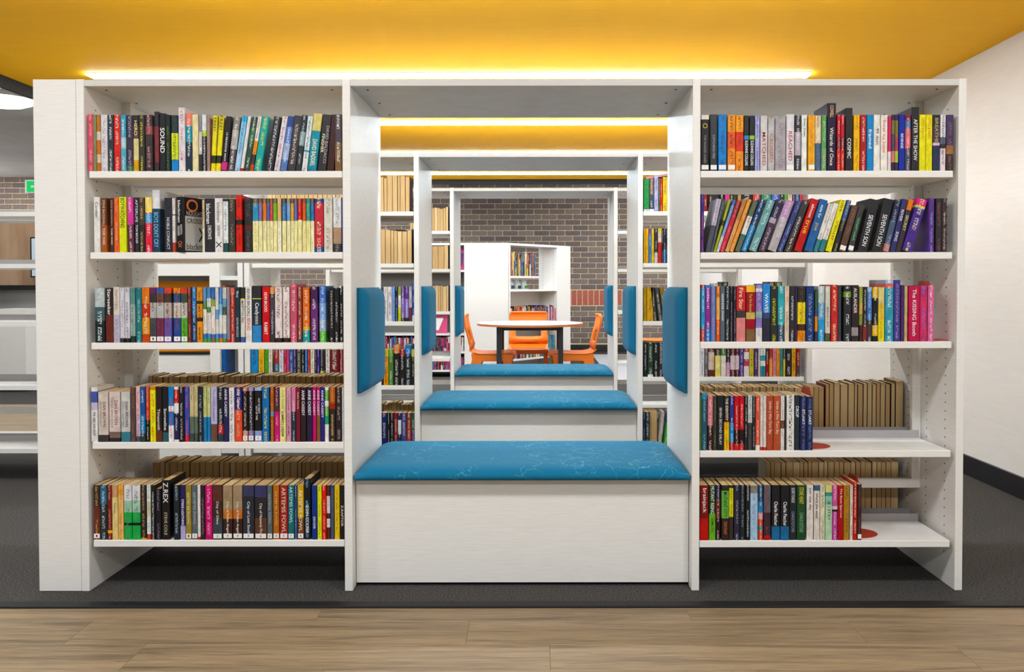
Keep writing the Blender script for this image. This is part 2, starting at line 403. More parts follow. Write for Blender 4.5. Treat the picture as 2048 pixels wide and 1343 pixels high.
# ================================================================== BOOKCASES
DEP, HT = 0.58, 1.808
LEV_L = [1.487, 1.2018, 0.8825, 0.5298, 0.1808]
LEV_R = [1.486, 1.1995, 0.8838, 0.4973, 0.1767]
def cushion(name, w, d, side, T, r, parent, mat, nx=40, ny=24):
    """padded block: base w x d in local xy, straight sides, rounded upper edges, slight crown"""
    b = MB()
    def coords(L, n):
        out = [];
        for i in range(n + 1):
            t = i / n; s = 0.5 - 0.5 * math.cos(math.pi * t); out.append((0.6 * s + 0.4 * t) * L)
        return out
    xs, ys = coords(w, nx), coords(d, ny)
    for yv in ys:
        for xv in xs:
            qx, qy = abs(xv - w / 2) - (w / 2 - r), abs(yv - d / 2) - (d / 2 - r)
            outside = math.hypot(max(qx, 0), max(qy, 0)) + min(max(qx, qy), 0)
            e = max(0.0, r - outside) / r
            k2 = min(e, 1.0)
            z = side + (T - side) * math.sqrt(max(0.0, 1 - (1 - k2) ** 2)) + 0.004 * min(1, max(0.0, e - 1) / 4)
            b.v.append((xv - w / 2, yv - d / 2, z))
    n = nx + 1
    for j in range(ny):
        for i in range(nx): b.f.append((j * n + i, j * n + i + 1, (j + 1) * n + i + 1, (j + 1) * n + i))
    rim = [i for i in range(n)] + [(j + 1) * n - 1 for j in range(1, ny + 1)] + [ny * n + i for i in reversed(range(nx))] + [j * n for j in reversed(range(1, ny))]
    base = len(b.v)
    for i in rim: x, y, z = b.v[i]; b.v.append((x, y, 0.0))
    L = len(rim)
    for q in range(L):
        q2 = (q + 1) % L; b.f.append((rim[q2], rim[q], base + q, base + q2))
    b.f.append(tuple(base + q for q in reversed(range(L))))
    o = b.build(name, mat, parent)
    for p in o.data.polygons: p.use_smooth = len(p.vertices) == 4
    return o

def bookcase(D, dx, label, column=True, lev_l=LEV_L, lev_r=LEV_R, which='front'):
    t = empty('bookcase', (dx, D, 0)); tag(t, label, 'bookcase', 'white double-sided bookcases in line')
    W = M['white']
    if column:
        MB().box(-1.768, -1.6185, 0.0, DEP, 0, HT).build('end_column', W, t, bevel=0.0015, segs=1)
    for x0, x1 in ((-1.617, -1.589), (-0.682, -0.654), (0.549, 0.576), (1.483, 1.510)):
        p = MB().box(x0, x1, -0.001, DEP, 0, HT).build('side_panel', W, t, bevel=0.0012, segs=1)
        for face, sgn in ((x1, 1) if x0 < 0 else (x0, -1),):
            if abs(x0) > 1:
                h = MB(); z = 0.115
                while z < 1.72:
                    for yy in (0.08, 0.228, 0.39, 0.533): h.disc((face + sgn * 0.0004, yy, z + (0.008 if yy in (0.228, 0.533) else 0)), 0.0034, 'x', 6)
                    z += 0.032
                tag(h.build('pin_holes', M['hole'], p), kind='stuff')
    for x0, x1 in ((-1.589, -0.682), (-0.654, 0.549), (0.576, 1.483)):
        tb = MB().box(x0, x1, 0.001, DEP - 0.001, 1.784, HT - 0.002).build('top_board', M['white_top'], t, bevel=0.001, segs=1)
        s = MB()
        for xx in (x0 + 0.05, x1 - 0.05):
            for yy in (0.06, 0.29, 0.52): s.cyl((xx, yy), 0.0045, 1.7825, 1.7841, 8)
        tag(s.build('screw_caps', M['hole'], tb), kind='stuff')
    for (x0, x1), lev in (((-1.575, -0.684), lev_l), ((0.578, 1.467), lev_r)):
        for z in lev:
            for y0, y1, lip in ((0.003, 0.256, 0.2515), (0.324, DEP - 0.003, 0.325)):
                sh = MB().box(x0, x1, y0, y1, z - 0.024, z).build('shelf', W, t, bevel=0.0015, segs=1)
                MB().box(x0 + 0.002, x1 - 0.002, lip, lip + 0.0035, z, z + 0.03).build('back_lip', M['lip'], sh)
        for xs in (x0 - 0.006 if x0 > 0 else -1.589, x1 - 0.017 if x0 > 0 else -0.714):
            MB().box(xs, xs + 0.032, 0.278, 0.298, 0.30, 1.784).build('stile', W, t)
        MB().box(x0 + 0.02, x1 - 0.015, 0.277, 0.299, 0.300, 0.334).build('rail', W, t)
    bx = MB().box(-0.652, 0.547, 0.052, 0.07, 0.012, 0.392).build('bench_front', W, t)
    MB().box(-0.652, 0.547, 0.07, 0.53, 0.012, 0.392).build('bench_box', W, t)
    MB().box(-0.652, 0.547, 0.075, 0.525, 0.0, 0.012).build('bench_plinth', M['black'], t)
    for sgn, xx in ((1, -0.654), (-1, 0.549)):
        p = cushion('backrest_pad', 0.385, 0.385, 0.012, 0.042, 0.05, t, M['pad'], 24, 24)
        p.rotation_euler = (0, sgn * math.pi / 2, 0); p.location = (xx, 0.285, 0.883)
        p['label'] = 'blue fabric pad fixed to the alcove side'
    c = cushion('bench_cushion', 1.193, 0.566, 0.020, 0.047, 0.075, None, M['seatfab'], 60, 30)
    c.location = (dx - 0.0525, D + 0.287, 0.3925)
    tag(c, 'blue upholstered seat cushion on the bench of the %s bookcase' % which, 'cushion', 'blue bench cushions')
    return t
D1, D2, D3 = 3.03, 4.725, 6.457
LEV2R = [1.486, 1.2018, 0.8825, 0.575, 0.18]
bookcase(D1, 0.0, 'large white bookcase in front with wide end column and blue bench alcove', True, which='front')
bookcase(D2, 0.008, 'second white bookcase with blue bench alcove, seen through the front alcove', False, LEV_L, LEV2R, 'second')
bookcase(D3, 0.032, 'third white bookcase with blue bench alcove, nearest the orange chairs', False, LEV_L, LEV_R, 'third')
# ================================================================== BOOKS
_glyph = {}
def text_geo(s):
    """flat mesh of a short word, normalised to unit length and unit height"""
    if s not in _glyph:
        cu = bpy.data.curves.new('word', 'FONT'); cu.body = s; cu.resolution_u = 3; cu.offset = 0.006
        o = bpy.data.objects.new('word', cu); COL.objects.link(o)
        me = o.to_mesh()
        vs = [tuple(v.co[:2]) for v in me.vertices]; fs = [tuple(p.vertices) for p in me.polygons]
        o.to_mesh_clear(); bpy.data.objects.remove(o); bpy.data.curves.remove(cu)
        x0, x1 = min(v[0] for v in vs), max(v[0] for v in vs); y0, y1 = min(v[1] for v in vs), max(v[1] for v in vs)
        _glyph[s] = ([((x - x0) / (x1 - x0), (y - y0) / (y1 - y0)) for x, y in vs], fs, (x1 - x0) / (y1 - y0))
    return _glyph[s]

def word_mesh(s, length, height, tf, m):
    vs, fs, asp = text_geo(s)
    # keep the letters near their own proportions, then fit the given length
    hh = height; ll = length
    if ll / hh > asp * 1.5: ll = hh * asp * 1.5
    me = bpy.data.meshes.new('lettering'); off = (length - ll) / 2
    me.from_pydata([tf(off + x * ll, (y - 0.5) * hh) for x, y in vs], [], fs); me.update(); me.materials.append(m)
    return me

def cover_geo(w, h, d, bands, prt, flip=False):
    """cover of a book: a U of thin board round the page block, split into colour bands. Returns verts, faces, colours, print colours, uvs"""
    t = min(0.0009, w * 0.12); r = min(0.0028, w * 0.22)
    prof = [(0, d), (0, r), (0.3 * r, 0.3 * r), (r, 0), (w - r, 0), (w - 0.3 * r, 0.3 * r), (w, r), (w, d), (w - t, d), (w - t, t + r * 0.4), (t, t + r * 0.4), (t, d)]
    if flip: prof = [(w - x, d - y) for x, y in prof]
    zs = [h]; cols = []
    for c, f in bands: zs.append(h * (1 - f)); cols.append(c)
    n = len(prof); V = []; F = []; C = []; P = []; U = []
    for z in zs: V += [(x, y, z) for x, y in prof]
    uo = random.random() * 90
    main = max(range(len(cols)), key=lambda i: zs[i] - zs[i + 1])
    us = [0, 0.0, 0.04, 0.1, 0.9, 0.96, 1.0]
    for b in range(len(cols)):
        for i in range(n):
            j = (i + 1) % n
            F.append((b * n + i, b * n + j, (b + 1) * n + j, (b + 1) * n + i))
            sp = 1 <= i <= 5
            C.append(cols[b] if (sp or i in (0, 6)) else cols[main])
            P.append(prt)
            if sp: U.append(((us[i], zs[b] + uo), (us[i + 1], zs[b] + uo), (us[i + 1], zs[b + 1] + uo), (us[i], zs[b + 1] + uo)))
            else: U.append(((-1, zs[b] + uo), (-1, zs[b] + uo), (-1, zs[b + 1] + uo), (-1, zs[b + 1] + uo)))
    L = len(zs) - 1
    F.append(tuple(reversed(range(n)))); F.append(tuple(L * n + i for i in range(n)))
    for _ in range(2): C.append(cols[main]); P.append(prt); U.append(tuple((-1, 0) for _ in range(n)))
    return V, F, C, P, U

def paint(me, C, P, U):
    me.uv_layers.new(name='UVMap'); me.color_attributes.new('Col', 'FLOAT_COLOR', 'CORNER'); me.color_attributes.new('Print', 'FLOAT_COLOR', 'CORNER')
    cd, pd, ud = [], [], []
    for c, p, u in zip(C, P, U):
        for q in u: cd += [*c, 1.0]; pd += list(p); ud += list(q)
    me.color_attributes['Col'].data.foreach_set('color', cd); me.color_attributes['Print'].data.foreach_set('color', pd); me.uv_layers['UVMap'].data.foreach_set('uv', ud)

def contrast(h):
    r, g, b = (int(h[i:i + 2], 16) for i in (0, 2, 4)); l = 0.3 * r + 0.59 * g + 0.11 * b
    return 'd8d0c4' if l < 110 else '3a3034'

ORD = ('first second third fourth fifth sixth seventh eighth ninth tenth eleventh twelfth thirteenth fourteenth fifteenth sixteenth seventeenth eighteenth nineteenth').split()
TENS = {2: 'twenty', 3: 'thirty', 4: 'forty'}; TENO = {2: 'twentieth', 3: 'thirtieth', 4: 'fortieth'}
def ordinal(n):
    if n < 20: return ORD[n - 1]
    return TENO[n // 10] if n % 10 == 0 else TENS[n // 10] + '-' + ORD[n % 10 - 1]
def colour_name(h):
    import colorsys
    r, g, b = (int(h[i:i + 2], 16) / 255 for i in (0, 2, 4)); hu, s, v = colorsys.rgb_to_hsv(r, g, b); hu *= 360
    if v < 0.24: return 'black'
    if s < 0.16: return 'white' if v > 0.8 else 'pale grey' if v > 0.62 else 'grey' if v > 0.36 else 'charcoal'
    if s < 0.3 and v > 0.7: return 'cream' if 20 < hu < 90 else 'pale blue' if 170 < hu < 260 else 'pale pink' if hu > 300 or hu < 20 else 'pale green'
    if hu < 12 or hu > 345: n = 'maroon' if v < 0.5 else 'red' if s > 0.55 else 'pink'
    elif hu < 40: n = 'brown' if v < 0.62 else 'orange' if s > 0.5 else 'tan'
    elif hu < 70: n = 'olive' if v < 0.65 else 'yellow'
    elif hu < 165: n = 'dark green' if v < 0.42 else 'green'
    elif hu < 200: n = 'dark teal' if v < 0.45 else 'teal'
    elif hu < 258: n = 'navy' if v < 0.48 else 'blue'
    elif hu < 300: n = 'dark purple' if v < 0.42 else 'purple'
    else: n = 'plum' if v < 0.5 else 'magenta'
    return n

def parse(line):
    f = [q.strip() for q in line.split('|')]
    pos = f[0]; top = lean = None
    if '/' in pos: pos, lean = pos.split('/'); lean = float(lean)
    if '^' in pos: pos, top = pos.split('^'); top = float(top)
    neg = pos.startswith('-')
    a, b = (pos[1:] if neg else pos).split('-'); a = -float(a) if neg else float(a)
    cols = f[1].split(','); bands = []
    for i, c in enumerate(cols):
        c = c.split(':'); bands.append((c[0], float(c[1]) if len(c) > 1 else 1.0))
    prt = f[2] if len(f) > 2 else ''
    texts = []
    if len(f) > 3 and f[3]:
        for tx in f[3].split(';'):
            s, rr = tx.rsplit('@', 1); rng, rest_ = rr.split('#'); wf = 0.55; ox = 0.0
            if '*' in rest_: rest_, wf = rest_.split('*'); 
            if isinstance(wf, str) and '+' in wf: wf, ox = wf.split('+'); ox = float(ox)
            f0, f1 = rng.split('-'); texts.append((s.strip(), float(f0), float(f1), rest_, float(wf), ox))
    st = f[4] if len(f) > 4 else ''
    return a, float(b), top, lean or 0.0, bands, prt, texts, st

book_n = 0
shelf_count = {}
def make_book(X0, X1, z, h, ang, Ds, bands, prt, texts, st, label, group, d=None, rz=0.0):
    global book_n
    w = max(0.004, (X1 - X0) * math.cos(ang) - 0.0005)
    h = max(0.08, (h - w * abs(math.sin(ang))) / max(0.5, math.cos(ang)))
    d = d or (random.uniform(0.122, 0.132) if h < 0.21 else random.uniform(0.138, 0.15))
    lb = [(lin(c), f) for c, f in bands]
    if prt == '-': pc = (0, 0, 0, 0.0)
    else: pc = (*lin(prt if prt else contrast(bands[0][0])), 0.0 if (texts and not prt) else 0.9)
    V, F, C, P, U = cover_geo(w, h, d, lb, pc)
    me = bpy.data.meshes.new('book'); me.from_pydata(V, [], F); me.update(); me.materials.append(M['cover']); paint(me, C, P, U)
    o = bpy.data.objects.new('book', me); COL.objects.link(o)
    lift = 0.0
    if ang >= 0:
        # leaning to the right: the lower right corner rests on the shelf
        px_, piv = X1, w
    else: px_, piv = X0, 0.0
    rot = Matrix.Rotation(ang, 4, 'Y')
    pv = rot @ Vector((piv, 0, 0))
    yv = Ds + random.uniform(0.0, 0.004)
    o.matrix_world = Matrix.Translation((px_ - pv.x - 0.0002, yv, z + 0.0004 - pv.z)) @ rot @ Matrix.Rotation(rz, 4, 'Z')
    o.rotation_mode = 'XYZ'
    pm = MB().box(0.001, w - 0.001, 0.003, d - 0.0008, 0.0012, h - 0.0012).build('page_block', M['pages'] if random.random() < 0.6 else M['pages_light'], o)
    for s, f0, f1, col, wf, ox in texts:
        zt = h * (1 - f0)
        me2 = word_mesh(s, h * (f1 - f0), w * wf, lambda a, b: (w / 2 + b + ox * w, -0.0005, zt - a), ink(col))
        lo = bpy.data.objects.new('lettering', me2); COL.objects.link(lo); lo.parent = o
    if st:
        sl = MB().box(w * 0.06, w * 0.94, -0.0005, 0.0001, 0.005, 0.021).build('spine_label', M['label'], o)
        if len(st) > 1:
            vs, fs, asp = text_geo(st[1:]); me3 = bpy.data.meshes.new('numeral')
            me3.from_pydata([(w / 2 + (x - 0.5) * 0.0055, -0.0009, 0.009 + y * 0.008) for x, y in vs], [], fs); me3.materials.append(ink('7a2a2a'))
            no = bpy.data.objects.new('numeral', me3); COL.objects.link(no); no.parent = sl
    tag(o, label, 'book', group); book_n += 1
    return o

def shelf_row(name, segs, z, phrase, Ds=D1 + 0.007):
    """segs: list of (crop x0, crop y0, scale, base row in the crop, default top row in the crop, text lines)"""
    items = []
    for x0, y0, sc, base, top0, txt in segs:
        for ln in txt.strip().splitlines():
            if not ln.strip(): continue
            a, b, top, lean, bands, prt, texts, st = parse(ln); top = top0 if top is None else top
            yb, yt = y0 + base * sc, y0 + top * sc
            X0, zb = at_depth(x0 + a * sc, yb, Ds); X1, _ = at_depth(x0 + b * sc, yb, Ds)
            Xt, zt = at_depth(x0 + (a + lean) * sc, yt, Ds)
            h = zt - zb
            ang = math.atan2(Xt - X0, h) if abs(lean) > 12 else 0.0
            items.append([X0, X1, h, ang, bands, prt, texts, st])
    n = len(items)
    for i, (X0, X1, h, ang, bands, prt, texts, st) in enumerate(items):
        cn = colour_name(max(((c, f - (bands[k - 1][1] if k else 0)) for k, (c, f) in enumerate(bands)), key=lambda q: q[1])[0])
        tc = texts[0][3] if texts else (prt if prt and prt != '-' else contrast(bands[0][0]))
        k, side = (i + 1, 'left') if i < n / 2 else (n - i, 'right')
        what = '%s%s book with %s lettering' % ('leaning ' if abs(ang) > 0.12 else 'tall ' if h > 0.218 else 'thin ' if X1 - X0 < 0.0135 else '', cn, colour_name(tc)) if prt != '-' or texts else '%s book' % cn
        pos = ('%s from %s' % (ordinal(k), side)) if k > 1 else 'at %s end' % side
        make_book(X0, X1, z, h, ang, Ds, bands, prt, texts, st, '%s, %s, %s' % (what, pos, phrase), 'books on the ' + phrase)

A = 270 / 1727
shelf_row('L1', [(160, 150, A, 1222, 500, '''
98-170^490|d9566a|f0a8b0
172-212|7f8a5a|5a6440
214-266|b8742e:.3,d8c8b0:.45,c8702a:.7,d8c0a0:.85,c07028|-
268-352|d8d2d6|8a8890
354-428|26323a|e8e8e8
430-516|d63a35|f6d8c8
520-588|3f9fb8:.4,9cc4cc:.6,5aa8bc|e6f0f0
592-680^505|3a2c40:.9,3a6a3a|b0a4b8
684-750^505|2c2620:.2,5a4a38:.42,d8c88a:.8,d8a030||HERO@.1-.36#e8d890*.6
752-828|33302a|d8c83a
832-925|382c2c:.2,8a4448:.35,382c2c|d89a94
950-1008^460|2a2228:.25,7a3438:.85,3a2a2c|-
1012-1092^480|1c1a1c|-|SOUND@.25-.68#f4f2f0*.72
1094-1158|1c1a1c|4a8a40
1164-1252^505|1f3034:.32,d4e018:.79,1f84c8|3a4a20
1258-1345^408|dcd4d8|c05a88
1348-1435^480|e08068:.22,1f8a9c:.5,1c2c3c|e8eef0
1437-1515|e6d8a4|-
1517-1560|8a8a94:.3,e0d4d4:.7,2c2a30|3a3a44
1562-1622|d8e0e0:.28,a8c83a:.38,26262a|e8e8e4
1624-1662|a8867a|6a4a44
'''), (430, 150, A, 1215, 500, '''
-57-1/28|e8d81c:.72,2a2a10:.86,e8d81c||FREE?@.02-.3#1c1c18*.62
3-66/46|e8d81c:.72,2a2a10:.86,e8d81c||FREE?@.0-.27#1c1c18*.62
70-146^510/68|1e181c:.84,d03a86:.985,1e181c|-|13 REASONS WHY@.3-.83#eceae8*.3
152-238^510/85|8a827c:.25,b0a8a0:.6,4a4244|ece8e4
244-314^508/100|3fb0dc:.1,8ac4e4:.6,a8c8e4|2a5a80
318-360^510/102|dcdcdc:.95,b02a2a|-
363-431^512/112|2c4a38:.2,3f6e4c:.5,2c4a3a|d0dcd0
434-486^510/112|e4dcd4:.45,e0902a:.7,3a2a24:.88,c84a30|5a4a40
489-582^508/114|27a49c|e0e038
640-737^512/112|242226|c8c8cc
750-822^510/112|e0dcdc:.15,d8d4d8|c83a78
830-913^508/104|2f4a8c:.2,5a7abc:.5,9cacd4:.8,5a7ab4|dfe6f4
920-1024^500/95|38363a|d8c0b4
1028-1096^495/85|2a3434:.3,8aa0a4:.55,2a3032|c8d4d4
1101-1172^510/82|dce4e4:.62,2a9ab0:.65,e0e0dc|3a5a6a
1182-1292^475/80|d8c878:.3,1c8ca2:.95,1c7a94||DAVID BADDIEL@.45-.92#eee8c0*.5
1306-1416^485/75|2c282a|-|DAVID BALDACCI@.2-.86#a8a4a4*.34+.22;FINISHER@.35-.68#e8dcae*.34+-.2
1424-1518^490/66|3a1410|-
1532-1622^490|4a4048:.5,7a5a34|e8e4dc
''')], LEV_L[0], 'top shelf, front left bay')
B = 270 / 2048
shelf_row('L2', [(160, 360, B, 1100, 268, '''
210-305^262|e6e2da|-|Candor@.09-.37#2a2a2a*.42
318-405^275|6b3a24:.5,a85a2e||STEVE BACKSHALL@.04-.52#e0b88a*.4;TIGER WARS@.55-.86#e8d0b8*.45
452-507^275|4c2c28||STEVE BACKSHALL@.04-.52#c89a7a*.42;TIGER WARS@.55-.86#e8c8b8*.45
509-590^265|e0663e|f0a884
592-705^262|dbe01a|-|BOYWATCHING@.02-.56#1c1c14*.55
730-822^265/-24|d44a98:.5,5a2a34|f0d0e0
826-890^268|242c38|-|TOM BECKER@.5-.84#dcdcdc*.5;AFTERLIFE@.04-.45#c8ccd0*.6
895-982|4a3c2c:.5,2a2620|c8a870
986-1092^264|f0d468:.28,c8483a:.3,4a9ccf:.47,dc3c50|e8e0d8
1096-1212^155|d8d6d8:.3,244058||BOYS DON'T CRY@.36-.92#7ac0e8*.6
1275-1395^275|25262e|-|NOBLE CONFLICT@.36-.95#d8d8dc*.36
1400-1448^280|e4dcd6:.3,3a4a3a:.32,e4dcd6:.82,c0483a|4a4a4a
1850-1888^305|cdb892:.55,e0d8c4|-|blackman@.08-.48#6a4a30*.6
1890-2040^285|29272c|-|blackman@.1-.47#f0ece8*.42+-.12;CHECKMATE@.5-.76#e8e4e0*.36
'''), (430, 360, B, 1095, 280, '''
-8-114^275|e6e0dc|-|blackman@.08-.45#6a5a58*.42;DOUBLE CROSS@.5-.7#3a3432*.34;X@.8-.92#1c2a3a*.7
118-198^285|1c2a2a:.05,e6eae6:.83,1f4a44|3a4a4a
205-308^290|3a342e|9a8a70
315-410^230|d8281c:.43,2a1a14:.52,d82a20|3a1a14
442-565^275|2a2626:.5,5a2a2a:.58,2a2626|5a5656
570-658|6a5040:.09,3f92b8:.42,f0e8a8|b8a868
660-719|6a5040:.09,7a62a8:.42,f0e8ac|b8a868
722-781|8a6040:.09,dd7a2a:.42,f0e6b0|b8a868
785-829|6a5040:.09,5a64b0:.42,f0e8a8|b8a868
831-880|8a5a40:.09,c84a50:.42,f0e4b0|b8a868
883-942|6a6040:.09,6fae34:.42,f0e8a8|b8a868
946-1006|d8b898:.09,e0b070:.42,f4ecd0|b8a868
1018-1080|4a4038:.09,3a78b4:.42,f0e8a8|b8a868
1085-1141|9a9088:.09,7aa6d8:.42,f0e8b8|b8a868
1145-1196|6a5040:.09,e0a22c:.42,f0e8a8|b8a868
1198-1251|5a5a60:.09,5560b8:.42,f0e8a8|b8a868
1254-1316|b84040:.09,cc2a2a:.4,f0e8a8|b8a868
1321-1378|8a5038:.09,d84a18:.42,f0e0a0|b8a868
1381-1446|4a8078:.09,2f9a84:.42,f0e8a0|b8a868
1452-1505|6a4a50:.09,2a72b0:.42,f0ecc0|b8a868
1508-1642^285|2f3f86:.08,c83a48:.9,2a4a90|f0dca8
1650-1782^262|d6d2c2|a88a7a
1792-1918^265|dedcdc:.55,b08a6a:.85,3a3430|8a8482
1924-1945^268|5a6aa8|-
''')], LEV_L[1], 'second shelf, front left bay')
C3 = 270 / 2014
shelf_row('L3', [(160, 530, C3, 1160, 345, '''
220-366|b4bcbc:.35,3f5c5e:.6,142226|dfe6e6
376-495|2e2220:.5,6a2c22|-|Starseeker@.02-.5#f0ece8*.42
500-595^330|d8ccc0:.5,b8b4c8|9a7a60
597-666^340|d0ccd4:.92,1a1a1a|6a6a74
669-745^340|d0ccd4:.92,1a1a1a|6a6a74
750-822^350|5a8a84:.3,98aea8:.88,1f2f2f|26403c
830-918^340|26747a|a8d4d0
922-1035^335|e07a30:.3,c83a28:.55,e09434:.85,c84a20|f8e0b0
1038-1136|6a2a5a:.1,303238:.27,b4aca4:.55,45474e|3a2a2a||S1
1138-1250|3a64a8:.1,7a4a3a:.27,b4b4b0:.55,7a3048|3a2a3a||S2
1256-1366|d8503a:.1,3a3430:.27,b4a8a0:.55,6a58a0|7a3a2a||S3
1392-1501|e08a3a:.1,2a4a7a:.27,ccc4b8:.55,2f4a90|8a4a2a||S4
1505-1602|d84a3a:.1,3a4a3a:.27,c4bcb4:.55,5aaa34|4a3a2a||S5
1606-1662^335|6a3028|c8a080
1665-1738^335|2f6aa0:.5,2a4470|c8dcec
1741-1828^335|e08a1a:.25,3a2410:.3,e08a1a:.55,3a2410:.62,e08a1a|2a1c10
1832-1886^335|5a90c0:.25,5a8a4a:.4,e8e0d0:.84,3a74b8:.93,4a9a3a|7a8a90
1889-1950^335|4a80b8:.2,e0e4e0:.36,4a8a4a:.46,e8dcd8:.84,4a80c0:.93,3a9a3a|7a8a90
1953-2013^335|3a6ab0:.22,9aa83a:.35,e8dcd0:.85,3a6ab8:.92,8a6a4a|8a7a70
'''), (430, 530, C3, 1155, 335, '''
2-52|d8d4d0:.4,6aa0d0:.58,e0dcd8:.84,5a90c8:.93,3a9a3a|7a90a0
55-111|3a78b4:.3,7ab0d0:.5,e4dcd4:.84,5a6ab0:.92,d07a30|b8ccd8
114-170|d8d4cc:.2,6a9ac0:.35,4a4a40:.5,e0dcd4:.84,6a90c0:.93,3a8a3a|8a8a84
173-222^330|8a8488:.95,c03a3a|-
226-293^340|e07060:.12,b8403a|f4d8d0
297-372|22343e|-|Boy@.06-.2#d4dce0*.55;KEVIN BROOKS@.55-.9#b8c4c8*.42
379-446|2a2a26:.2,e0c040:.22,d8d2c8:.9,4a5aa0|-|MARTYN PIG@.24-.64#3a3a38*.5
453-549^325|e8e2dc|-|KEVIN BROOKS@.04-.53#2a2826*.48;BEING@.56-.78#c83a30*.5
556-692^310|2c2c30:.22,d8c840:.235,26303c:.7,3f86c0|-|Candy@.3-.52#f2f0ee*.52;KEVIN BROOKS@.53-.68#e8e6e4*.3
705-816^325|d0262a|-|KEVIN BROOKS@.1-.45#f4e8e4*.4;RABBIT@.64-.86#f4e8e4*.45
820-892^330|e0903a:.12,4a3c44:.75,383034|c8ccdc
894-1000^330|e4d6d2:.92,1c1818|6a2a30
1010-1112^330|e6d8d2:.92,1c1818|6a2a30
1122-1222^285|c85a70|f6dce0
1226-1300^330|8a3a30:.9,4a3a38|ecd8d0
1306-1408^335|e07028:.72,d8a020:.78,2a9a98|f4e4d0
1428-1532^325|4a2050:.3,6a3070|e8e0ec
1554-1648^315|4a74c0:.3,7aa0d8:.6,9ab0c8:.8,5ab83a|f0f2f4
1700-1775^345|1a191b|c4c0bc|A@.9-.97#e8e4e0*.4
1778-1851^345|1a191b|dcd8d4|A@.9-.97#e8e4e0*.4
1854-1914^345|1a191b|dcd8d4|A@.9-.97#e8e4e0*.4
''')], LEV_L[2], 'third shelf, front left bay')
shelf_row('L4', [(160, 690, A, 1240, 535, '''
140-222^540|e4e0dc:.08,4a5aa0:.28,c8bcd0:.42,e6e2e2|-|THE HERE AND NOW@.45-.89#2c2c30*.42
231-360^600|d2c6ba:.86,3a3430|-|DAN BROWN@.2-.7#7a3a34*.3+.14;DECEPTION POINT@.2-.68#8a8078*.18+-.24
369-511^600|d8c6c0:.8,7a6058:.92,2a2424|-|DAN BROWN@.17-.66#8a4a3a*.3+.14;THE DA VINCI CODE@.1-.72#8a7870*.18+-.22
521-640^600|c6c2be:.8,3a7a88|-|DAN BROWN@.2-.7#4a3434*.3+.14;DIGITAL FORTRESS@.2-.7#5a9a9c*.2+-.26
642-709^540|5a403c|8a6a64
712-768|e0bab6:.5,c8b0c0:.9,3a5a60|b83a40
771-833|2a5aa0:.5,1f7ab0:.85,2a3a3a|e4ecf2
839-890|c0453a:.6,1a1a1e|e8b8a0
893-966|c88428:.06,e8e020|c0481c
969-1046|2a1c1c:.8,6a3424|-|Timesmith@.4-.79#ecdcd4*.45
1049-1128|1c1c1e:.83,2a5a60|-|Sorrowline@.4-.79#f0f0ee*.45
1131-1199|2a80c0:.35,e8e8ec:.45,3a7ac0:.7,e8e4e8|c0305a
1201-1263|e4e0dc:.05,c8302a:.3,e4e0dc:.48,2a2450:.96,e4e0dc|dcd8e0
1266-1331|1c1a1e|c8c4c4
1333-1396|4a50a8:.88,b03040|e07080
1399-1455^530|c8b888:.55,5a7060:.85,3a4a48|7a6a40
1458-1506^530|c8b888:.55,5a7060:.85,3a4a48|7a6a40
1509-1574|22242c|a8b4c0
1577-1620|c8c87a:.55,2f80b8|3a6a8a
1623-1666|c8c88a:.55,2f80b8|3a6a8a
1669-1750|b8b0d0:.68,6a4c40|-|The Child's Elephant@.04-.64#7a5a9a*.4
'''), (430, 690, A, 1235, 540, '''
29-106|1c2028:.68,b03038:.86,2a3a48|ecebe8
109-173|2a2450|-|ANNE CASSIDY@.03-.54#ece8f0*.5
179-246^545|e4e0e0|2a2a30
252-345^535|2a2a70:.42,e05a40|f0a890|Ally Carter@.04-.4#e8e8f0*.5
351-415|d88068:.07,2a1c1e:.8,d89080:.88,d87a70|dcd4d0||S2
422-492|8a78a8:.07,1f1c20:.8,7a6a98|d0c8d4||S3
505-596|a0b4d8:.06,1c181a:.8,8a9ed0|-|OUT OF SIGHT@.2-.48#e0dcd8*.26+.15;OUT OF TIME@.34-.6#e0dcd8*.26+-.2|S5
603-692^540|2a70b0|d8d048
706-753^535|b05a28:.45,4a90a8:.53,9a5a20|d8b080
756-822|4a2a3a:.45,d02a78|f0a8c8
826-905|e8dc90|-|Cathy Cassidy@.05-.4#8a7a4a*.45;SUMMER'S DREAM@.44-.9#3a3430*.42
912-972|d89ab0|-|Cathy Cassidy@.05-.44#8a4a60*.45;COCO CARAMEL@.48-.9#6a3048*.4
976-1032|d880a0:.45,1f3a48|f4d8e0
1036-1091|7a2030|-|Cathy Cassidy@.05-.44#e8d0b8*.45
1094-1166|2a1c20|-|ANNE CASSIDY@.05-.52#f0eceb*.5
1171-1246|2a1c40|-|ANNE CASSIDY@.05-.52#f0ecf0*.5
1249-1293|c82a70|-|ANNE CASSIDY@.05-.52#f6e8f0*.55
1296-1346|a02a68:.5,7a5a30|-|ANNE CASSIDY@.05-.52#f4e8f0*.55
1349-1400|2a2a80|-|ANNE CASSIDY@.05-.56#f0ecf4*.55
1403-1453|e4e4e0:.05,5aa84a:.25,e4e4e0:.35,6ab04a:.52,2a9a6a:.68,e8e4e0|f0f4e8
1461-1537|b05a28:.3,a03020:.4,2c2420|d0a070|PHILIP CAVENEY@.5-.9#b8946a*.36
1541-1620|2a1e20|b8a090
1625-1646|e0e0e4|3a5a9a
''')], LEV_L[3], 'fourth shelf, front left bay')
E5 = 270 / 1648
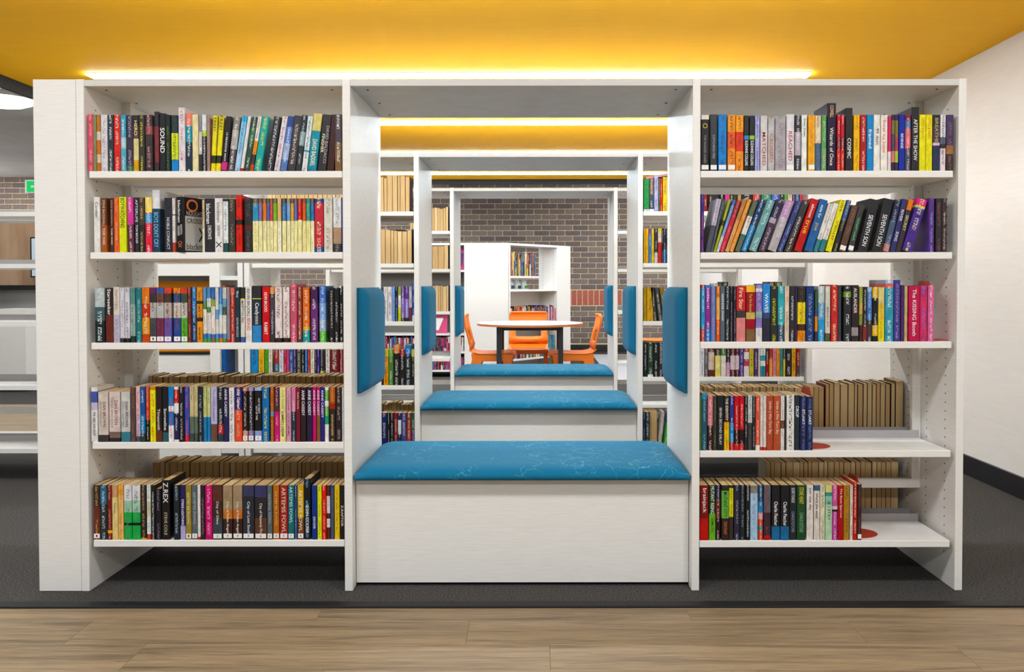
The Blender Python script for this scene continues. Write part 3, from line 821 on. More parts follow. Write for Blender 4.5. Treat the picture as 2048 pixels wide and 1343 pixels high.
shelf_row('L5', [(160, 890, E5, 1165, 500, '''
160-241|3a2420:.4,6a2f22|c09a5a||S1
245-325|2a6a88:.35,2a3436|c8dce0
330-391|7a2420:.83,e0b830:.88,7a2420|d8a080
393-461|c89a70:.22,e4cc88|-|Flyaway@.28-.56#6a5a2c*.4
463-528|e8a848:.18,ecb870|c8682a
534-631|dcd8dc:.28,a0c4ac:.5,1faa48:.69,141414:.74,1faa48|5a7a64
636-735|dcd8dc:.28,a0c4ac:.5,1faa48:.69,141414:.74,1faa48|5a7a64
739-807|2a2220:.97,c8a030|c8a070
811-862|e0e4dc:.3,d8d0b0:.6,e4e8e4:.9,c83a2a|4a8a7a
867-918|1b1a1c|ecebea
922-990^545|1a181c|8a7a9a
998-1096^440|181416|-|Z.REX@.04-.38#e8e8ea*.6;STEVE COLE@.54-.92#c8b89a*.36
1142-1217|1c2228|a8c0c4
1221-1286|2a2258:.75,b0a8d4|-|STRIKE LIGHTNING@.26-.74#f0eef4*.45
1289-1358|9a8438|-|ARTEMIS FOWL@.05-.8#e0d4a0*.4|S1
1362-1432|5a6468|-|ARTEMIS FOWL@.05-.8#aab4b8*.4|S2
1435-1471|e8e0dc:.95,c83a30|-
1473-1526|2a2228|c07a9a
1530-1616|d0106a|f4a8d0
1620-1736^497|5a3228:.3,3c2824:.6,3a4448|-|City of Glass@.3-.72#ece4dc*.3|S3
'''), (430, 890, E5, 1160, 500, '''
93-209|a08868:.45,c87838:.62,3a2018|-|City of Fallen Angels@.3-.9#f0e4d8*.32|S4
215-331|a08868:.45,c87038:.62,3a2018|-|City of Fallen Angels@.3-.9#f0e4d8*.32|S4
336-476|3a3a58:.2,2a2c34|-|City of Lost Souls@.3-.9#e0e4e8*.3|S5
483-632|3a3860:.22,2a2428:.6,5a3a28|-|City of Heavenly Fire@.33-.9#ece0d8*.28|S6
637-699|5a6468|-|ARTEMIS FOWL@.05-.82#98a4a8*.42|S2
706-781|b86a28|-|ARTEMIS FOWL@.05-.8#dca868*.4|S3
788-886|a03030|-|ARTEMIS FOWL@.04-.88#e4c4a8*.5|S5
891-966|1f6a70|-|ARTEMIS FOWL@.02-.7#c4e0dc*.5|S7
969-1001|2a4a80|c0ccdc
1006-1081|d8a820:.6,7a4a28|-|ARTEMIS FOWL@.08-.85#f0e4c0*.5|S8
1083-1166^420|12161c|7ab0d0|EOIN COLFER@.45-.9#e8ecec*.45
1181-1246|1f3a88|-|EOIN COLFER@.58-.8#ecf0f4*.4
1250-1303|e0e020|5a8a30
1306-1358|d83028|f4c8b8
1361-1402|5a2420:.2,e8e0dc:.52,5a2420:.62,e8e0dc:.78,5a2420|5a3a34
1406-1456|2a5070|b84a40
1459-1520|e8c020|8a5a20
1524-1580|1f1a1a|-|Z.RAPTOR@.37-.76#dcdcd8*.5
''')], LEV_L[4], 'bottom shelf, front left bay')
F6 = 270 / 1813; G6 = 280 / 1880
shelf_row('R1', [(1390, 160, F6, 1208, 460, '''
82-190^455|e4dcd0:.08,191514|-|O@.15-.24#c8a030*.6;THE HUNGER GAMES@.36-.86#8a8680*.3|S
206-300^448|33363a|-|CATCHING FIRE@.36-.78#9a9ea0*.32|S
313-425^450|2f80c8|1a4a80||S
439-545^455|e89a30:.3,e0603a:.6,e88a3a|7a2a1a||S
549-652|f0a010:.3,d83a20:.65,f0901a|8a2a10
659-728^465|1c1c20:.36,3a8ac8:.43,1c1c20|-|SUZANNE COLLINS@.45-.9#e8e8e8*.55
733-803^465|1c1c20:.36,8ac03a:.43,1c1c20|-|SUZANNE COLLINS@.45-.9#e8e8e8*.55
807-871^465|a8a8d8|2a3070
879-976^465|d0ccca|-|MATCHED@.3-.9#b03a44*.5
981-1069^500|b6b4b4|-|CROSSED@.26-.88#c06040*.5
1076-1220^470|a8a0a4|8a8088
1227-1335^448|d8d4d8|-|REACHED@.3-.82#b02a38*.46|S
1346-1426|34343c:.3,b8a8b4:.72,38383e|dcdce0
1433-1506^455|e8ece4|-|Dear Dylan@.04-.42#1c1c1c*.45
1521-1611|f0a81a|e07818||S
1614-1696^465|e0d0b0:.5,2a6a90|b05a50
1699-1766|5a9a58:.6,7aa068|d8c8c0
'''), (1650, 160, G6, 1214, 462, '''
31-149^305|221838|-|COWELL@.03-.21#e8b868*.4;Wizards of Once@.36-.92#ece0cc*.42
161-208|c0303a:.4,8a2a3a:.62,d0403c|f0dcc8
213-265|c0303a:.4,8a2a3a:.62,d0403c|f0dcc8
279-373^370|2a2628|-|COSMIC@.48-.8#f0eeee*.52
388-470|f0b41c|a87a20
475-556|b03030|f0d8d0
561-650|2288c8|-|framed@.24-.62#f2f4f6*.5
653-743|e8e4dc|-|99 days@.18-.6#2a2626*.52
749-841^465|ece4da|-|how to love@.1-.68#e05a44*.48
846-891^478|d0406a:.65,e0d4d0|-
894-936|3a2840:.1,7a7040:.35,4a4a60:.65,d87a80:.85,3a2038|-
941-986|3a2850:.1,7a7038:.4,b04a50:.65,a8c040:.85,3a3048|-
991-1071|2838a0|-|REVENGE@.34-.6#f0f0f6*.42
1076-1151|8a2a40:.1,4a6a9a:.25,d86a70:.6,4a4a60|e0c8c8
1161-1263^360|2a2628|-|AFTER THE SHOW@.19-.84#e8e6e6*.5
1266-1353|e8e010|-|APPLE & RAIN@.05-.42#dc8a20*.45
1356-1441|e8e010|-|APPLE & RAIN@.05-.42#dc8a20*.45
1449-1546|26302c:.2,4a3a4a:.5,d8b0c8:.55,2a3450|-|BREATHE@.06-.5#c0a468*.46
1551-1626|e0dce0:.4,5a6478:.52,2a2830:.6,e4d4d8|3a3a40
1633-1730|4a3a60:.55,a06a40:.7,3a2c2c|8a6a50
''')], LEV_R[0], 'top shelf, front right bay')
H6 = 280 / 2048
shelf_row('R2', [(1390, 370, B, 1012, 205, '''
86-140^132|3a2a80:.3,3a2a80:.4,4a2a70|e07a8a
160-236^195/175|c0b8c8:.5,4a4c58|5a5a70
238-278^205/178|4a5058|8a949c
281-318^205/236|a8b030:.4,3a4030:.5,a8b030|5a6020
321-366^215/264|4a70b8:.1,88a8d8:.7,d8d8d8|3a5aa0
369-441^215/270|a03038:.3,c83848|e09098
452-513^200/284|c08850:.4,dca468|8a5a34
516-582^200/290|e09040|f4c890
600-682^225/288|4a6a50:.3,e0dcd4:.66,4a6a54|b84a3a
690-776^200/302|1f3a6a:.5,2a80b8|dce8f0
806-930^200/304|6a9ea0|e0ecec
956-1062^205/296|2a2c48:.35,b0a0b0:.45,4a3448|c8b8c4
1092-1230^205/296|b890b8:.35,b0a8ac|dccfd8
1242-1328^225/316|3a4478|9aa4c8
1348-1452^220/296|3a3434|d8d4d0
1500-1620^190/278|c0302e|-|almost@.1-.36#f0e4e0*.4;true@.4-.66#e8b828*.5
1656-1780^200/250|2f64a0|-|vote for@.1-.36#e8ecf0*.4;Joe@.42-.62#e8a028*.5
1792-1870^262/244|e0dcd4:.75,2a7a80|7a7a78
1873-1956^262/240|e0dcd4:.75,2a7a80|7a7a78
'''), (1650, 370, H6, 976, 200, '''
5-96^205/226|e4d818|2a2a18
110-176^210/222|3a5a98:.4,2a2a30|d8cc60
195-296^285/205|5a4034|8a6a54||S
326-412^270/186|3a3a36|5ac08a||S
476-622^190/190|26262a|-|SEVENTH SON@.3-.9#e8e6e4*.46
686-832^182/184|26262a|-|SEVENTH SON@.3-.9#e8e6e4*.46
850-940^205/192|2a2c44:.4,4a5a70:.85,c07a70|a8b0c0
952-1032^195/190|34366a|-|RIVER@.2-.42#e8e4d8*.5;SONG@.62-.8#e8e4f0*.5
1036-1112^200/200|e07a20:.2,3a3030|-|SECRET@.3-.6#d8d080*.55
1124-1272^182/245|d83a80:.13,e8d040:.17,3a8ad0:.19,4a3088|e8d8b0
1516-1596^185|5a3a88|a89ad0
1622-1710^190|2c2a2e|9a4a5a
1713-1786^190|3a2a2e|d0b8a0
''')], LEV_R[1], 'second shelf, front right bay')
shelf_row('R3', [(1390, 530, C3, 1128, 302, '''
89-150^280|b04038:.06,3a98c8:.78,c84a40|e8e8f0
153-236^285|3a7ac0:.06,8a2f88:.78,2f70c0|f0e8f4
238-309|5a80b8|d88aa0
316-373|d8742a:.2,e0a050:.6,e0602a|f4e0c0
377-448|566270|-|NARINDER DHAMI@.14-.62#e8eaec*.42
451-521|22282c|c8d0d4
526-570|26242a|c4a8c0
573-613|26242a|c4a8c0
616-753|c83a40:.44,3a3434:.57,dc8884|-|Fire Star@.03-.42#f0dcb0*.44
763-901^290|e8b840:.12,9a2028:.48,c8b060:.6,9a2028:.78,7a5a3a|-|The Fire Eternal@.15-.47#d8b060*.3
909-1006^285|9a8ab8:.06,e4dce4:.12,8a70b0:.47,8ab0a0:.58,8a78b8:.76,e0dcd8|b8a8d8
1011-1121^265|3a8ad0:.5,3a4878:.6,2a2a3a|-|WAVES@.17-.5#ecf2f8*.46
1126-1236|2a2c2a|c8d030
1239-1336|3aa8b0:.7,2a4a60|f0e4e0
1339-1406|dccab2|c86a5a
1411-1491|2c2a2c|dcdcd8
1494-1526|3a2850|-
1531-1651^315|2a2422:.28,e8d030:.68,3a2018:.8,e0862a|5a4a20
1661-1781|1f3a70|8aa0cc
1791-1832^380|3a5a48:.4,4a4a80:.5,e0862a:.8,3a3a44|-
1839-1936|b8c4c0:.3,6aa0c8:.6,3a9ad0|e4eef4
1944-2018|d0cabc:.85,5a5a3a|-|Before I Die@.28-.84#5a584e*.4
'''), (1650, 530, H6, 1114, 300, '''
90-190^285|c83a3c|f0dca8
193-240^292|3a4048|-
274-386^305|26282a:.1,6a8a30:.2,26282a|d8dad6
389-491^290|2e2024:.75,9a8a90:.9,2e2428|-|AUSLANDER@.05-.5#e8dcdc*.46
501-550^312|a0a848:.3,d8b058:.5,8a9040:.7,2a2420|6a4a28
553-613^315|2a2a2a:.7,8a3030|d8d8d4
616-692^320|8ab0d0:.08,4a78c0:.6,3a3638|c8d8e8
696-776^320|e8b820:.2,16161a:.7,e8b020:.9,1a1a1a|e8e8ec
779-869^320|d8c888:.3,e8c850:.6,e8d820|c88a30
877-1001^215|a4b4d4:.06,d86a60:.13,3a98b0|e0f0f2
1010-1106^215|3f4088|b08ab8
1112-1160^290|4a2a60|-
1164-1212^305|c0a878|-
1220-1386^310|c0184a|-|The KISSING Booth@.05-.9#f4e0e6*.34
1391-1496|b83a68:.2,d0406a|7a70d0
1509-1601^295|d86a98|f0d0e0
''')], LEV_R[2], 'third shelf, front right bay')
I6 = 270 / 1577
shelf_row('R4', [(1390, 690, I6, 1226, 590, '''
62-76|5a8a3a|-
79-142^560|3a8ab8:.1,2a5468|8ab8c8
149-211^585|d07a84:.55,3a1a1e|ecd8d8
213-256|3a3a2c|7a7a68
259-338^585|1a1c22|-|SEVEN SECOND DELAY@.22-.9#dcdce0*.34
341-401|2a2418:.48,e8b81c|c04a28|THE IDENTITY@.04-.45#e8e4dc*.5
406-456|3a3a80:.5,2a88c0:.85,c03040|e4e8f0
459-516|c0202a:.62,2a1418:.88,c83a38|f0b8a8
519-576|c0202a:.62,2a1418:.88,c83a38|f0b8a8
579-616|26242a|dcd8d4
619-671^585|c8ccc8:.5,3a3a3a|5a5a60
673-706|2a2830|e0dcd8
709-761^595|d8604a:.9,e0d8d0|f4d0c0
763-796|e4dcd4:.94,c03a3a|b05a4a
799-833|e8e0d8:.94,c03a3a|8a6a60
836-913|b05038|-|Under a War-Torn Sky@.1-.7#ecd4c0*.5
916-999|b8593c|-|Under a War-Torn Sky@.1-.7#ecd4c0*.5
1001-1046|e0dcd8:.45,6a4a3a:.6,e0dcd8|8a7a74
1048-1066^600|2a2624|-
1069-1161^580|e6e2dc|26242a
1166-1226^585|22303a|-|DROP@.2-.4#e8f0f2*.6
1229-1301|232848|7a88c8|STUART@.25-.52#e8ecf4*.42
1306-1381^600|1f2a52|7a88c8|STUART@.25-.52#e8ecf4*.42
''')], LEV_R[3], 'fourth shelf, front right bay')  # one thin near-black book in this row stands for a shaded gap
shelf_row('R5', [(1390, 900, A, 1152, 450, '''
61-173|7a1c1c:.6,c02a28|-|brainjack@.05-.5#f0dcd4*.55
181-263|1f3a24:.52,6ab030|-|MUTANT RISING@.02-.52#d8e8c4*.55;SIMON@.6-.85#2a4a1a*.4
266-326|2a2448:.25,6a2a28:.6,2a1a1e|d8c8c8
341-436|2a2a22:.1,6aae4a:.6,2c2018|-|MUTANT CITY@.12-.58#22361c*.5;STEVE FEASEY@.66-.9#c86a38*.4
438-493|2a2a18:.05,e0d428:.58,3a2a22|3a3420
501-576|26263a|9aa0b8
579-641|20242a|8a9aa0
646-706|16181c|d8dcdc
708-806^455|8a7a70:.14,a8c8e0|7a90a8
811-871|24486a:.3,3a80b0:.5,e09aa0:.62,d84a30:.75,2a8080:.82,d84020|dce8f0
881-971|5a6068:.5,3a2a30:.92,b02028|9a3a40
983-1091|1a1a1e:.75,2a6a98|-|Charlie Fletcher@.3-.74#f0ecec*.42
1096-1206|1a1a1e:.75,2a6a98|-|Charlie Fletcher@.3-.74#f0ecec*.42
1211-1301|22242a|-|SILVER TONGUE@.05-.32#d8dadc*.46;CHARLIE FLETCHER@.48-.86#8a96b0*.42
1306-1416|1f4a28|-|STONE HEART@.04-.34#d8c838*.5;CHARLIE FLETCHER@.5-.86#7ab08a*.42
1431-1516|e4dcd4|-|just one day@.05-.46#2a2624*.45
1523-1596|3a5a80:.1,e2d6ce|-|where she went@.14-.6#2c2826*.45
1599-1663|dcd8b8|5a4a34
1669-1756|d8d080:.13,3a8a80:.2,8ac0a8:.35,b8d4b0|-|IF I STAY@.3-.64#2a4a44*.42
'''), (1650, 900, A, 1152, 452, '''
93-163|c8609a:.38,d0c8c8:.44,2a2024:.48,b84a94|f0c8e0
166-236|b02028|-|The Bone Sparrow@.05-.6#f0dcc8*.45
239-311|b08030|6a4a1c
319-356|e0d8c8|7a6a5a
359-413^410|c0302a:.08,7a2a28:.15,c0302a|f4e4dc
416-470^440|3a2422|7a5a4a||S
''')], LEV_R[4], 'bottom shelf, front right bay')

# a book pulled out and turned so that its front cover shows
def turned_book():
    X0, _ = at_depth(160 + 1452 * B, 360 + 1100 * B, D1 + 0.004); zt = at_depth(352, 360 + 258 * B, D1 + 0.004)[1]
    h = zt - LEV_L[1]; w = 0.033; d = 0.128
    o = make_book(0, w, 0, h, 0, 0, [('1a181a', 1.0)], '-', [('blackman', .06, .46, 'f0ece8', .34, -.12), ('NOUGHTS &', .5, .68, 'e8e4e0', .26, .16), ('CROSSES', .52, .7, 'e8e4e0', .26, -.2), ('OX', .8, .92, 'd8703a', .5, 0)], '',
                  'black book turned out to show its cover, tenth gap of second shelf left of alcove', 'books on the second shelf, front left bay', d)
    o['label'] = 'black and grey book turned so its front cover shows, second shelf, left bay'
    a = math.radians(-62)
    o.matrix_world = Matrix.Translation((X0 + 0.003, D1 + 0.005, LEV_L[1] + 0.0005)) @ Matrix.Rotation(math.radians(-20), 4, 'Z')
    fx = w + 0.0006
    MB().box(w + 0.0001, fx, 0.006, d - 0.004, 0.006, h * 0.66).build('cover_panel', ink('b4b0aa'), o)
    for s, y0, y1, z0, z1, c in (('NOUGHTS &', 0.012, 0.118, h * 0.67, h * 0.75, 'b8b4b0'), ('CROSSES', 0.014, 0.105, h * 0.53, h * 0.62, '2a2828'), ('X', 0.07, 0.115, h * 0.2, h * 0.45, '1c1a1a'), ('blackman', 0.012, 0.12, h * 0.05, h * 0.16, '2a2828'), ('O', 0.012, 0.07, h * 0.74, h * 0.97, 'd8703a')):
        vs, fs, asp = text_geo(s); me = bpy.data.meshes.new('lettering')
        me.from_pydata([(fx + 0.0004, y0 + x * (y1 - y0), z0 + y * (z1 - z0)) for x, y in vs], [], fs); me.materials.append(ink(c))
        q = bpy.data.objects.new('lettering', me); COL.objects.link(q); q.parent = o
turned_book()

# books standing with their page edges to the viewer on the far side of the front bookcase
def pages_out_book(X0, X1, z, yf, h, col, label, group, ang=0.0):
    w = X1 - X0 - 0.0006; d = random.uniform(0.122, 0.13)
    V, F, C, P, U = cover_geo(w, h, d, [(lin(col), 1.0)], (0, 0, 0, 0), flip=True)
    me = bpy.data.meshes.new('book'); me.from_pydata(V, [], F); me.update(); me.materials.append(M['cover']); paint(me, C, P, U)
    o = bpy.data.objects.new('book', me); COL.objects.link(o); o.location = (X0, yf, z + 0.0004)
    MB().box(0.001, w - 0.001, 0.0005, d - 0.003, 0.0012, h - 0.0012).build('page_block', random.choice((M['pages'], M['pages_light'])), o)
    tag(o, label, 'book', group)
    return o
YF = D1 + 0.414
J6 = 280 / 1635
po = [(5, 48), (50, 101), (103, 174), (179, 264), (269, 341), (343, 376), (381, 441), (446, 491), (496, 546), (551, 596), (599, 643), (646, 701), (704, 759), (769, 816), (823, 912)]
pc = ['7a3a34', '5a5048', '3a3a44', '8a7a60', '4a4038', '1c1a1a', '6a5a3a', '4a3a30', '8a9088', '6a5a50', '5a4a3a', '7a6a50', '3a3434', '2a2626', '6a5a34']
for i, (a, b) in enumerate(po):
    X0 = at_depth(1650 + a * J6, 860, YF)[0]; X1 = at_depth(1650 + b * J6, 860, YF)[0]
    h = 0.2 if i == 14 else 0.186 + 0.004 * ((i * 7) % 3)
    k = len(po) - i
    pages_out_book(X0, X1, LEV_R[3], YF, h, pc[i], 'tan page edges of a book, %s, far row, fourth shelf, front right bay' % ('at right end' if k == 1 else '%s from right' % ordinal(k)), 'page edges of the far row on the right bay')
    if i == 0: PO_X0 = X0

# ---------------------------------------------------------------- the mass of smaller books behind
class Mass:
    def __init__(self): self.V = []; self.F = []; self.C = []; self.P = []; self.U = []; self.mi = []; self.X = None
    def add(self, X0, X1, z, yf, h, bands, prt, ang=0.0, d=0.126, out=False):
        w = max(0.004, (X1 - X0) * math.cos(ang) - 0.0005); n0 = len(self.V)
        lb = [(lin(c), f) for c, f in bands]
        V, F, C, P, U = cover_geo(w, h, d, lb, (*lin(prt or contrast(bands[0][0])), 0.0 if prt == '-' else 0.9) if prt != '-' else (0, 0, 0, 0), flip=out)
        b = MB().box(0.001, w - 0.001, 0.0005 if out else 0.003, d - 0.001, 0.0012, h - 0.0012)
        rot = Matrix.Rotation(ang, 3, 'Y'); pv = rot @ Vector((w if ang >= 0 else 0, 0, 0))
        T = Vector(((X1 if ang >= 0 else X0) - pv.x, yf, z + 0.0005 - pv.z))
        pts = [rot @ Vector(v) + T for v in V + b.v]
        if self.X is not None: pts = [self.X @ p for p in pts]
        self.V += [tuple(p) for p in pts]
        self.F += [tuple(n0 + i for i in f) for f in F]; self.C += C; self.P += P; self.U += U; self.mi += [0] * len(F)
        n1 = n0 + len(V)
        for f in b.f:
            self.F.append(tuple(n1 + i for i in f)); self.C.append((0.6, 0.5, 0.3)); self.P.append((0, 0, 0, 0)); self.U.append(tuple((-1, 0) for _ in f)); self.mi.append(random.choice((1, 1, 2)))
    def build(self, name):
        me = bpy.data.meshes.new(name); me.from_pydata(self.V, [], self.F); me.update()
        for m in (M['cover'], M['pages'], M['pages_light']): me.materials.append(m)
        paint(me, self.C, self.P, self.U); me.polygons.foreach_set('material_index', self.mi)
        o = bpy.data.objects.new(name, me); COL.objects.link(o); return o
MS = Mass()
PAL = ['7a1c24', '1c2a50', '2a2a2e', 'c83a3a', 'e0b030', '2a6a50', 'd8d0c8', '3a7ab0', '6a3a70', 'd87a30', '1f1c20', '8a8488', 'e4e0dc', '4a2a24', '2a8a9a', 'c86a9a']
TAN = ['6a5a3a', '4a3a30', '7a6a50', '3a3434', '5a2a24', '8a8068', '2a2626', '24343c']
def run(x0, x1, z, yf, out, seed, h=(0.18, 0.198), w=(0.014, 0.03), pal=None):
    r = random.Random(seed); x = x0
    while x < x1 - 0.012:
        ww = min(r.uniform(*w), x1 - x)
        if out: MS.add(x, x + ww, z, yf + r.uniform(0, 0.005), r.uniform(*h), [(r.choice(TAN), 1.0)], '-', out=True)
        else:
            c = r.choice(pal or PAL); c2 = r.choice(pal or PAL)
            MS.add(x, x + ww, z, yf + r.uniform(0, 0.005), r.uniform(*h), [(c, 1.0)] if r.random() < .6 else [(c, r.uniform(.3, .8)), (c2, 1.0)], '')
        x += ww + 0.0004
X_ = lambda px, py, D: at_depth(px, py, D)[0]
# far side of the front bookcase
run(X_(296, 790, YF), -0.69, LEV_L[3], YF, True, 1, h=(0.187, 0.194))
run(X_(305, 960, YF), -0.69, LEV_L[4], YF, True, 2, h=(0.189, 0.195))
run(0.585, PO_X0 - 0.001, LEV_R[3], YF, True, 3, h=(0.172, 0.178))
run(X_(1532, 960, YF), X_(1798, 1000, YF), LEV_R[4], YF, True, 4, h=(0.192, 0.198))
for xa, xb, an in ((0.592, 0.612, 0.62), (0.622, 0.640, 0.55), (0.650, 0.674, 0.62), (0.684, 0.700, 0.6), (0.712, 0.730, 0.58)):
    MS.add(xa - 0.0, xb + 0.0, LEV_R[4], YF + 0.01, 0.17, [('6a4a34', 1.0)], '-', ang=-an, out=True)
# second bookcase, books in the windows
Dw = D2 + 0.007
s3 = 180 / 1099
for a, b, hh, bands, prt in ((105, 152, 1, [('e2dcdc', 1)], '6a5a60'), (155, 205, 1, [('dcd4d4', 1)], '4a444a'), (207, 242, 1, [('7aa4d8', 1)], ''), (245, 279, 1, [('241c48', 1)], ''), (282, 316, 1, [('a8c048', .25), ('e4e8e0', .6), ('c8d830', 1)], ''),
                            (318, 362, 1, [('5a3a88', .35), ('8a70b8', .9), ('2a2a20', 1)], 'e8e4f0'), (365, 412, 1, [('5a3a88', .35), ('8a70b8', .9), ('2a2a20', 1)], 'e8e4f0'), (415, 450, 1, [('c8bcc8', .6), ('6a3a4a', 1)], ''), (453, 486, 1.17, [('2f4f98', .85), ('e4e4e4', 1)], '')):
    MS.add(X_(750 + a * s3, 640, Dw), X_(750 + b * s3, 640, Dw), LEV_L[2], Dw, 0.191 * hh, bands, prt)
run(X_(655, 640, Dw), X_(766, 640, Dw), LEV_L[2], Dw, False, 21, pal=['1f1c20', '2a2a2e', '1c2a50', 'd8d0c8', '4a2a24'])
s4 = 180 / 1099
for a, b, hh, bands, prt in ((105, 163, 1, [('e0c030', .2), ('e0902a', 1)], '5a3a10'), (165, 223, 1, [('5a9a40', .2), ('4a7a38', 1)], 'c8d8b0'), (228, 300, 1.12, [('e08048', .2), ('1f1c1e', 1)], 'd8d8c0'), (304, 363, 1, [('a02a30', .2), ('22201f', 1)], 'd8d0d0'), (367, 441, 1.12, [('2f78c0', .22), ('22262a', 1)], 'd0dce0'), (444, 486, 1, [('c8b848', .2), ('22201f', 1)], 'd8d0a0')):
    MS.add(X_(750 + a * s4, 772, Dw), X_(750 + b * s4, 772, Dw), LEV_L[3], Dw, 0.198 * hh, bands, prt)
for a, b, bands in ((460, 552, [('2a88c8', 1)]), (556, 628, [('e8b020', 1)]), (635, 680, [('4aa030', 1)]), (684, 730, [('e0d4bc', 1)]), (760, 816, [('a83a38', .4), ('3a6a8a', 1)]), (819, 876, [('d8d0dc', 1)]), (880, 911, [('b83040', 1)]), (913, 946, [('d84a80', 1)]), (949, 1001, [('2f5a9a', 1)]), (1003, 1037, [('4a2a68', 1)]),
                    (1045, 1099, [('4a4a34', 1)]), (1105, 1146, [('1c2024', 1)]), (1150, 1181, [('1f70b8', 1)]), (1186, 1216, [('b83a34', 1)]), (1220, 1271, [('e0d4c0', 1)]), (1276, 1301, [('2a1c30', 1)]), (1305, 1337, [('4a3088', 1)]), (1345, 1386, [('2a2a34', .6), ('d8c840', .75), ('c8c8c8', 1)]), (1415, 1466, [('e0d4c4', 1)]), (1470, 1586, [('6a1c20', 1)]), (1589, 1642, [('7a1c28', 1)])):
    MS.add(X_(430 + a * A, 743, Dw), X_(430 + b * A, 743, Dw), LEV_L[3], Dw, 0.198, bands, '')
run(X_(696, 760, Dw), X_(766, 760, Dw), LEV_L[3], Dw, False, 22)
for a, b, bands in ((80, 146, [('1f2a60', 1)]), (150, 182, [('1c1c20', 1)]), (186, 229, [('1c1c20', 1)]), (231, 276, [('8a2a2a', 1)]), (279, 319, [('2a3468', .2), ('e4e4ec', .6), ('2a3468', 1)]), (323, 384, [('4a4a80', .9), ('3a3a70', 1)]), (388, 441, [('8a3a2a', .4), ('b04030', 1)]), (444, 488, [('2a5a40', .5), ('4a3a88', 1)])):
    MS.add(X_(750 + a * s4, 878, Dw), X_(750 + b * s4, 878, Dw), LEV_L[4], Dw, 0.196, bands, '')
run(-1.56, X_(760, 878, Dw), LEV_L[4], Dw, False, 23)
run(X_(535, 430, Dw), -0.7 + 0.01, LEV_L[0], Dw, True, 24, h=(0.18, 0.2)); run(-1.2, -0.68, LEV_L[1], Dw, True, 25, h=(0.17, 0.19))
run(-1.4, -0.69, LEV_L[1], D2 + 0.414, True, 26, h=(0.2, 0.215)); run(-1.55, -0.69, LEV_L[4], D2 + 0.414, True, 27)
s5 = 220 / 1285
def items(x0, sc, py, z, lst, h, D=Dw):
    for q in lst:
        a, b, c = q[:3]; an = q[3] if len(q) > 3 else 0.0; hh = q[4] if len(q) > 4 else 1.0
        MS.add(X_(x0 + a * sc, py, D), X_(x0 + b * sc, py, D), z, D, h * hh, [(c, 1)] if isinstance(c, str) else c, '', ang=an)
items(1180, s5, 422, LEV2R[0], [(630, 689, [('2a9a4a', .93), ('e8e8e8', 1)]), (692, 747, [('6a5048', .5), ('3a4a60', .93), ('e8e8e8', 1)]), (750, 796, 'b8b4dc', 0, 1.1), (798, 816, '3a5a3a'), (818, 847, 'c83028'), (851, 905, 'e8c838', 0, 1.05)], 0.178)
items(1180, s5, 525, LEV2R[1], [(630, 646, 'e0b030'), (649, 683, 'e8a830'), (686, 717, [('5a4a8a', .2), ('2f7ac0', 1)]), (719, 747, 'e8c030'), (751, 791, [('26282c', .7), ('c8c0b0', 1)]), (794, 836, [('e8d030', .1), ('d8c0b0', .4), ('c83a38', 1)]), (839, 856, '2a1c20'), (858, 886, [('1c2440', .6), ('3a80c8', 1)]), (889, 905, '20242c')], 0.19)
s6 = 220 / 1231
items(1180, s6, 641, LEV2R[2], [(600, 633, 'b8902a'), (637, 709, 'c89a30'), (711, 752, '3a3836', -0.1), (772, 812, '4a4a4c', -0.12), (830, 880, '8a6a30', -0.14)], 0.185)
items(1180, s6, 755, LEV2R[3], [(600, 640, '1f2024'), (646, 706, [('24402f', .93), ('e8e8e8', 1)]), (711, 764, '1c2022'), (768, 818, '2a2428'), (822, 860, '2a3a3a')], 0.19)
s7 = 150 / 775
items(1250, s7, 870, LEV2R[4], [(188, 206, '1f2a58'), (210, 257, '1c3038'), (345, 372, 'c8bcb0', 0.1), (392, 430, [('2a4a88', .3), ('3aa038', 1)], 0.13)], 0.2)
MS.add(X_(1250 + 260 * s7, 870, Dw), X_(1250 + 341 * s7, 870, Dw), LEV2R[4], Dw + 0.04, 0.2, [('6a5a3a', 1)], '-', out=True)
for a, b, c in ((60, 109, 'd8d8dc'), (111, 151, '6a6068'), (155, 226, [('6a3a30', .3), ('c8b0a0', .8), ('5a2a24', 1)]), (235, 301, [('3a3424', .4), ('e0d070', 1)]), (305, 361, [('4a7a3a', .4), ('e0dcd0', 1)]), (363, 411, [('1c1a1e', .6), ('c890b0', 1)]), (413, 471, [('5a1c28', .4), ('d8c0c4', .8), ('5a1c28', 1)]), (473, 516, [('4a1c28', .4), ('d8c0c4', .8), ('5a1c28', 1)]), (520, 569, '4a3a80'), (572, 633, [('b84a58', .3), ('e8d8d8', .5), ('b84a58', .7), ('e8d8d8', 1)]),
                (636, 686, 'c8b840'), (690, 737, '4a2a60'), (739, 761, 'd8d0c0'), (764, 823, [('e4e4e0', .4), ('3a8a98', .55), ('e4e4e0', .7), ('3a8a98', 1)]), (826, 863, [('3a3040', .5), ('8a1c24', 1)]), (867, 907, [('a83a30', .5), ('e08a2a', 1)]), (911, 951, 'e08890'), (954, 991, 'e09040'), (994, 1026, '3a8a84'), (1031, 1056, [('4a4a50', .5), ('d8b030', 1)]), (1059, 1126, '1f1e20'), (1131, 1176, 'e0a030'), (1181, 1226, [('8a2a20', .7), ('5a3a40', 1)])):
    MS.add(X_(1390 + a * I6, 750, Dw), X_(1390 + b * I6, 750, Dw), LEV2R[3], Dw, 0.195, [(c, 1)] if isinstance(c, str) else c, '')
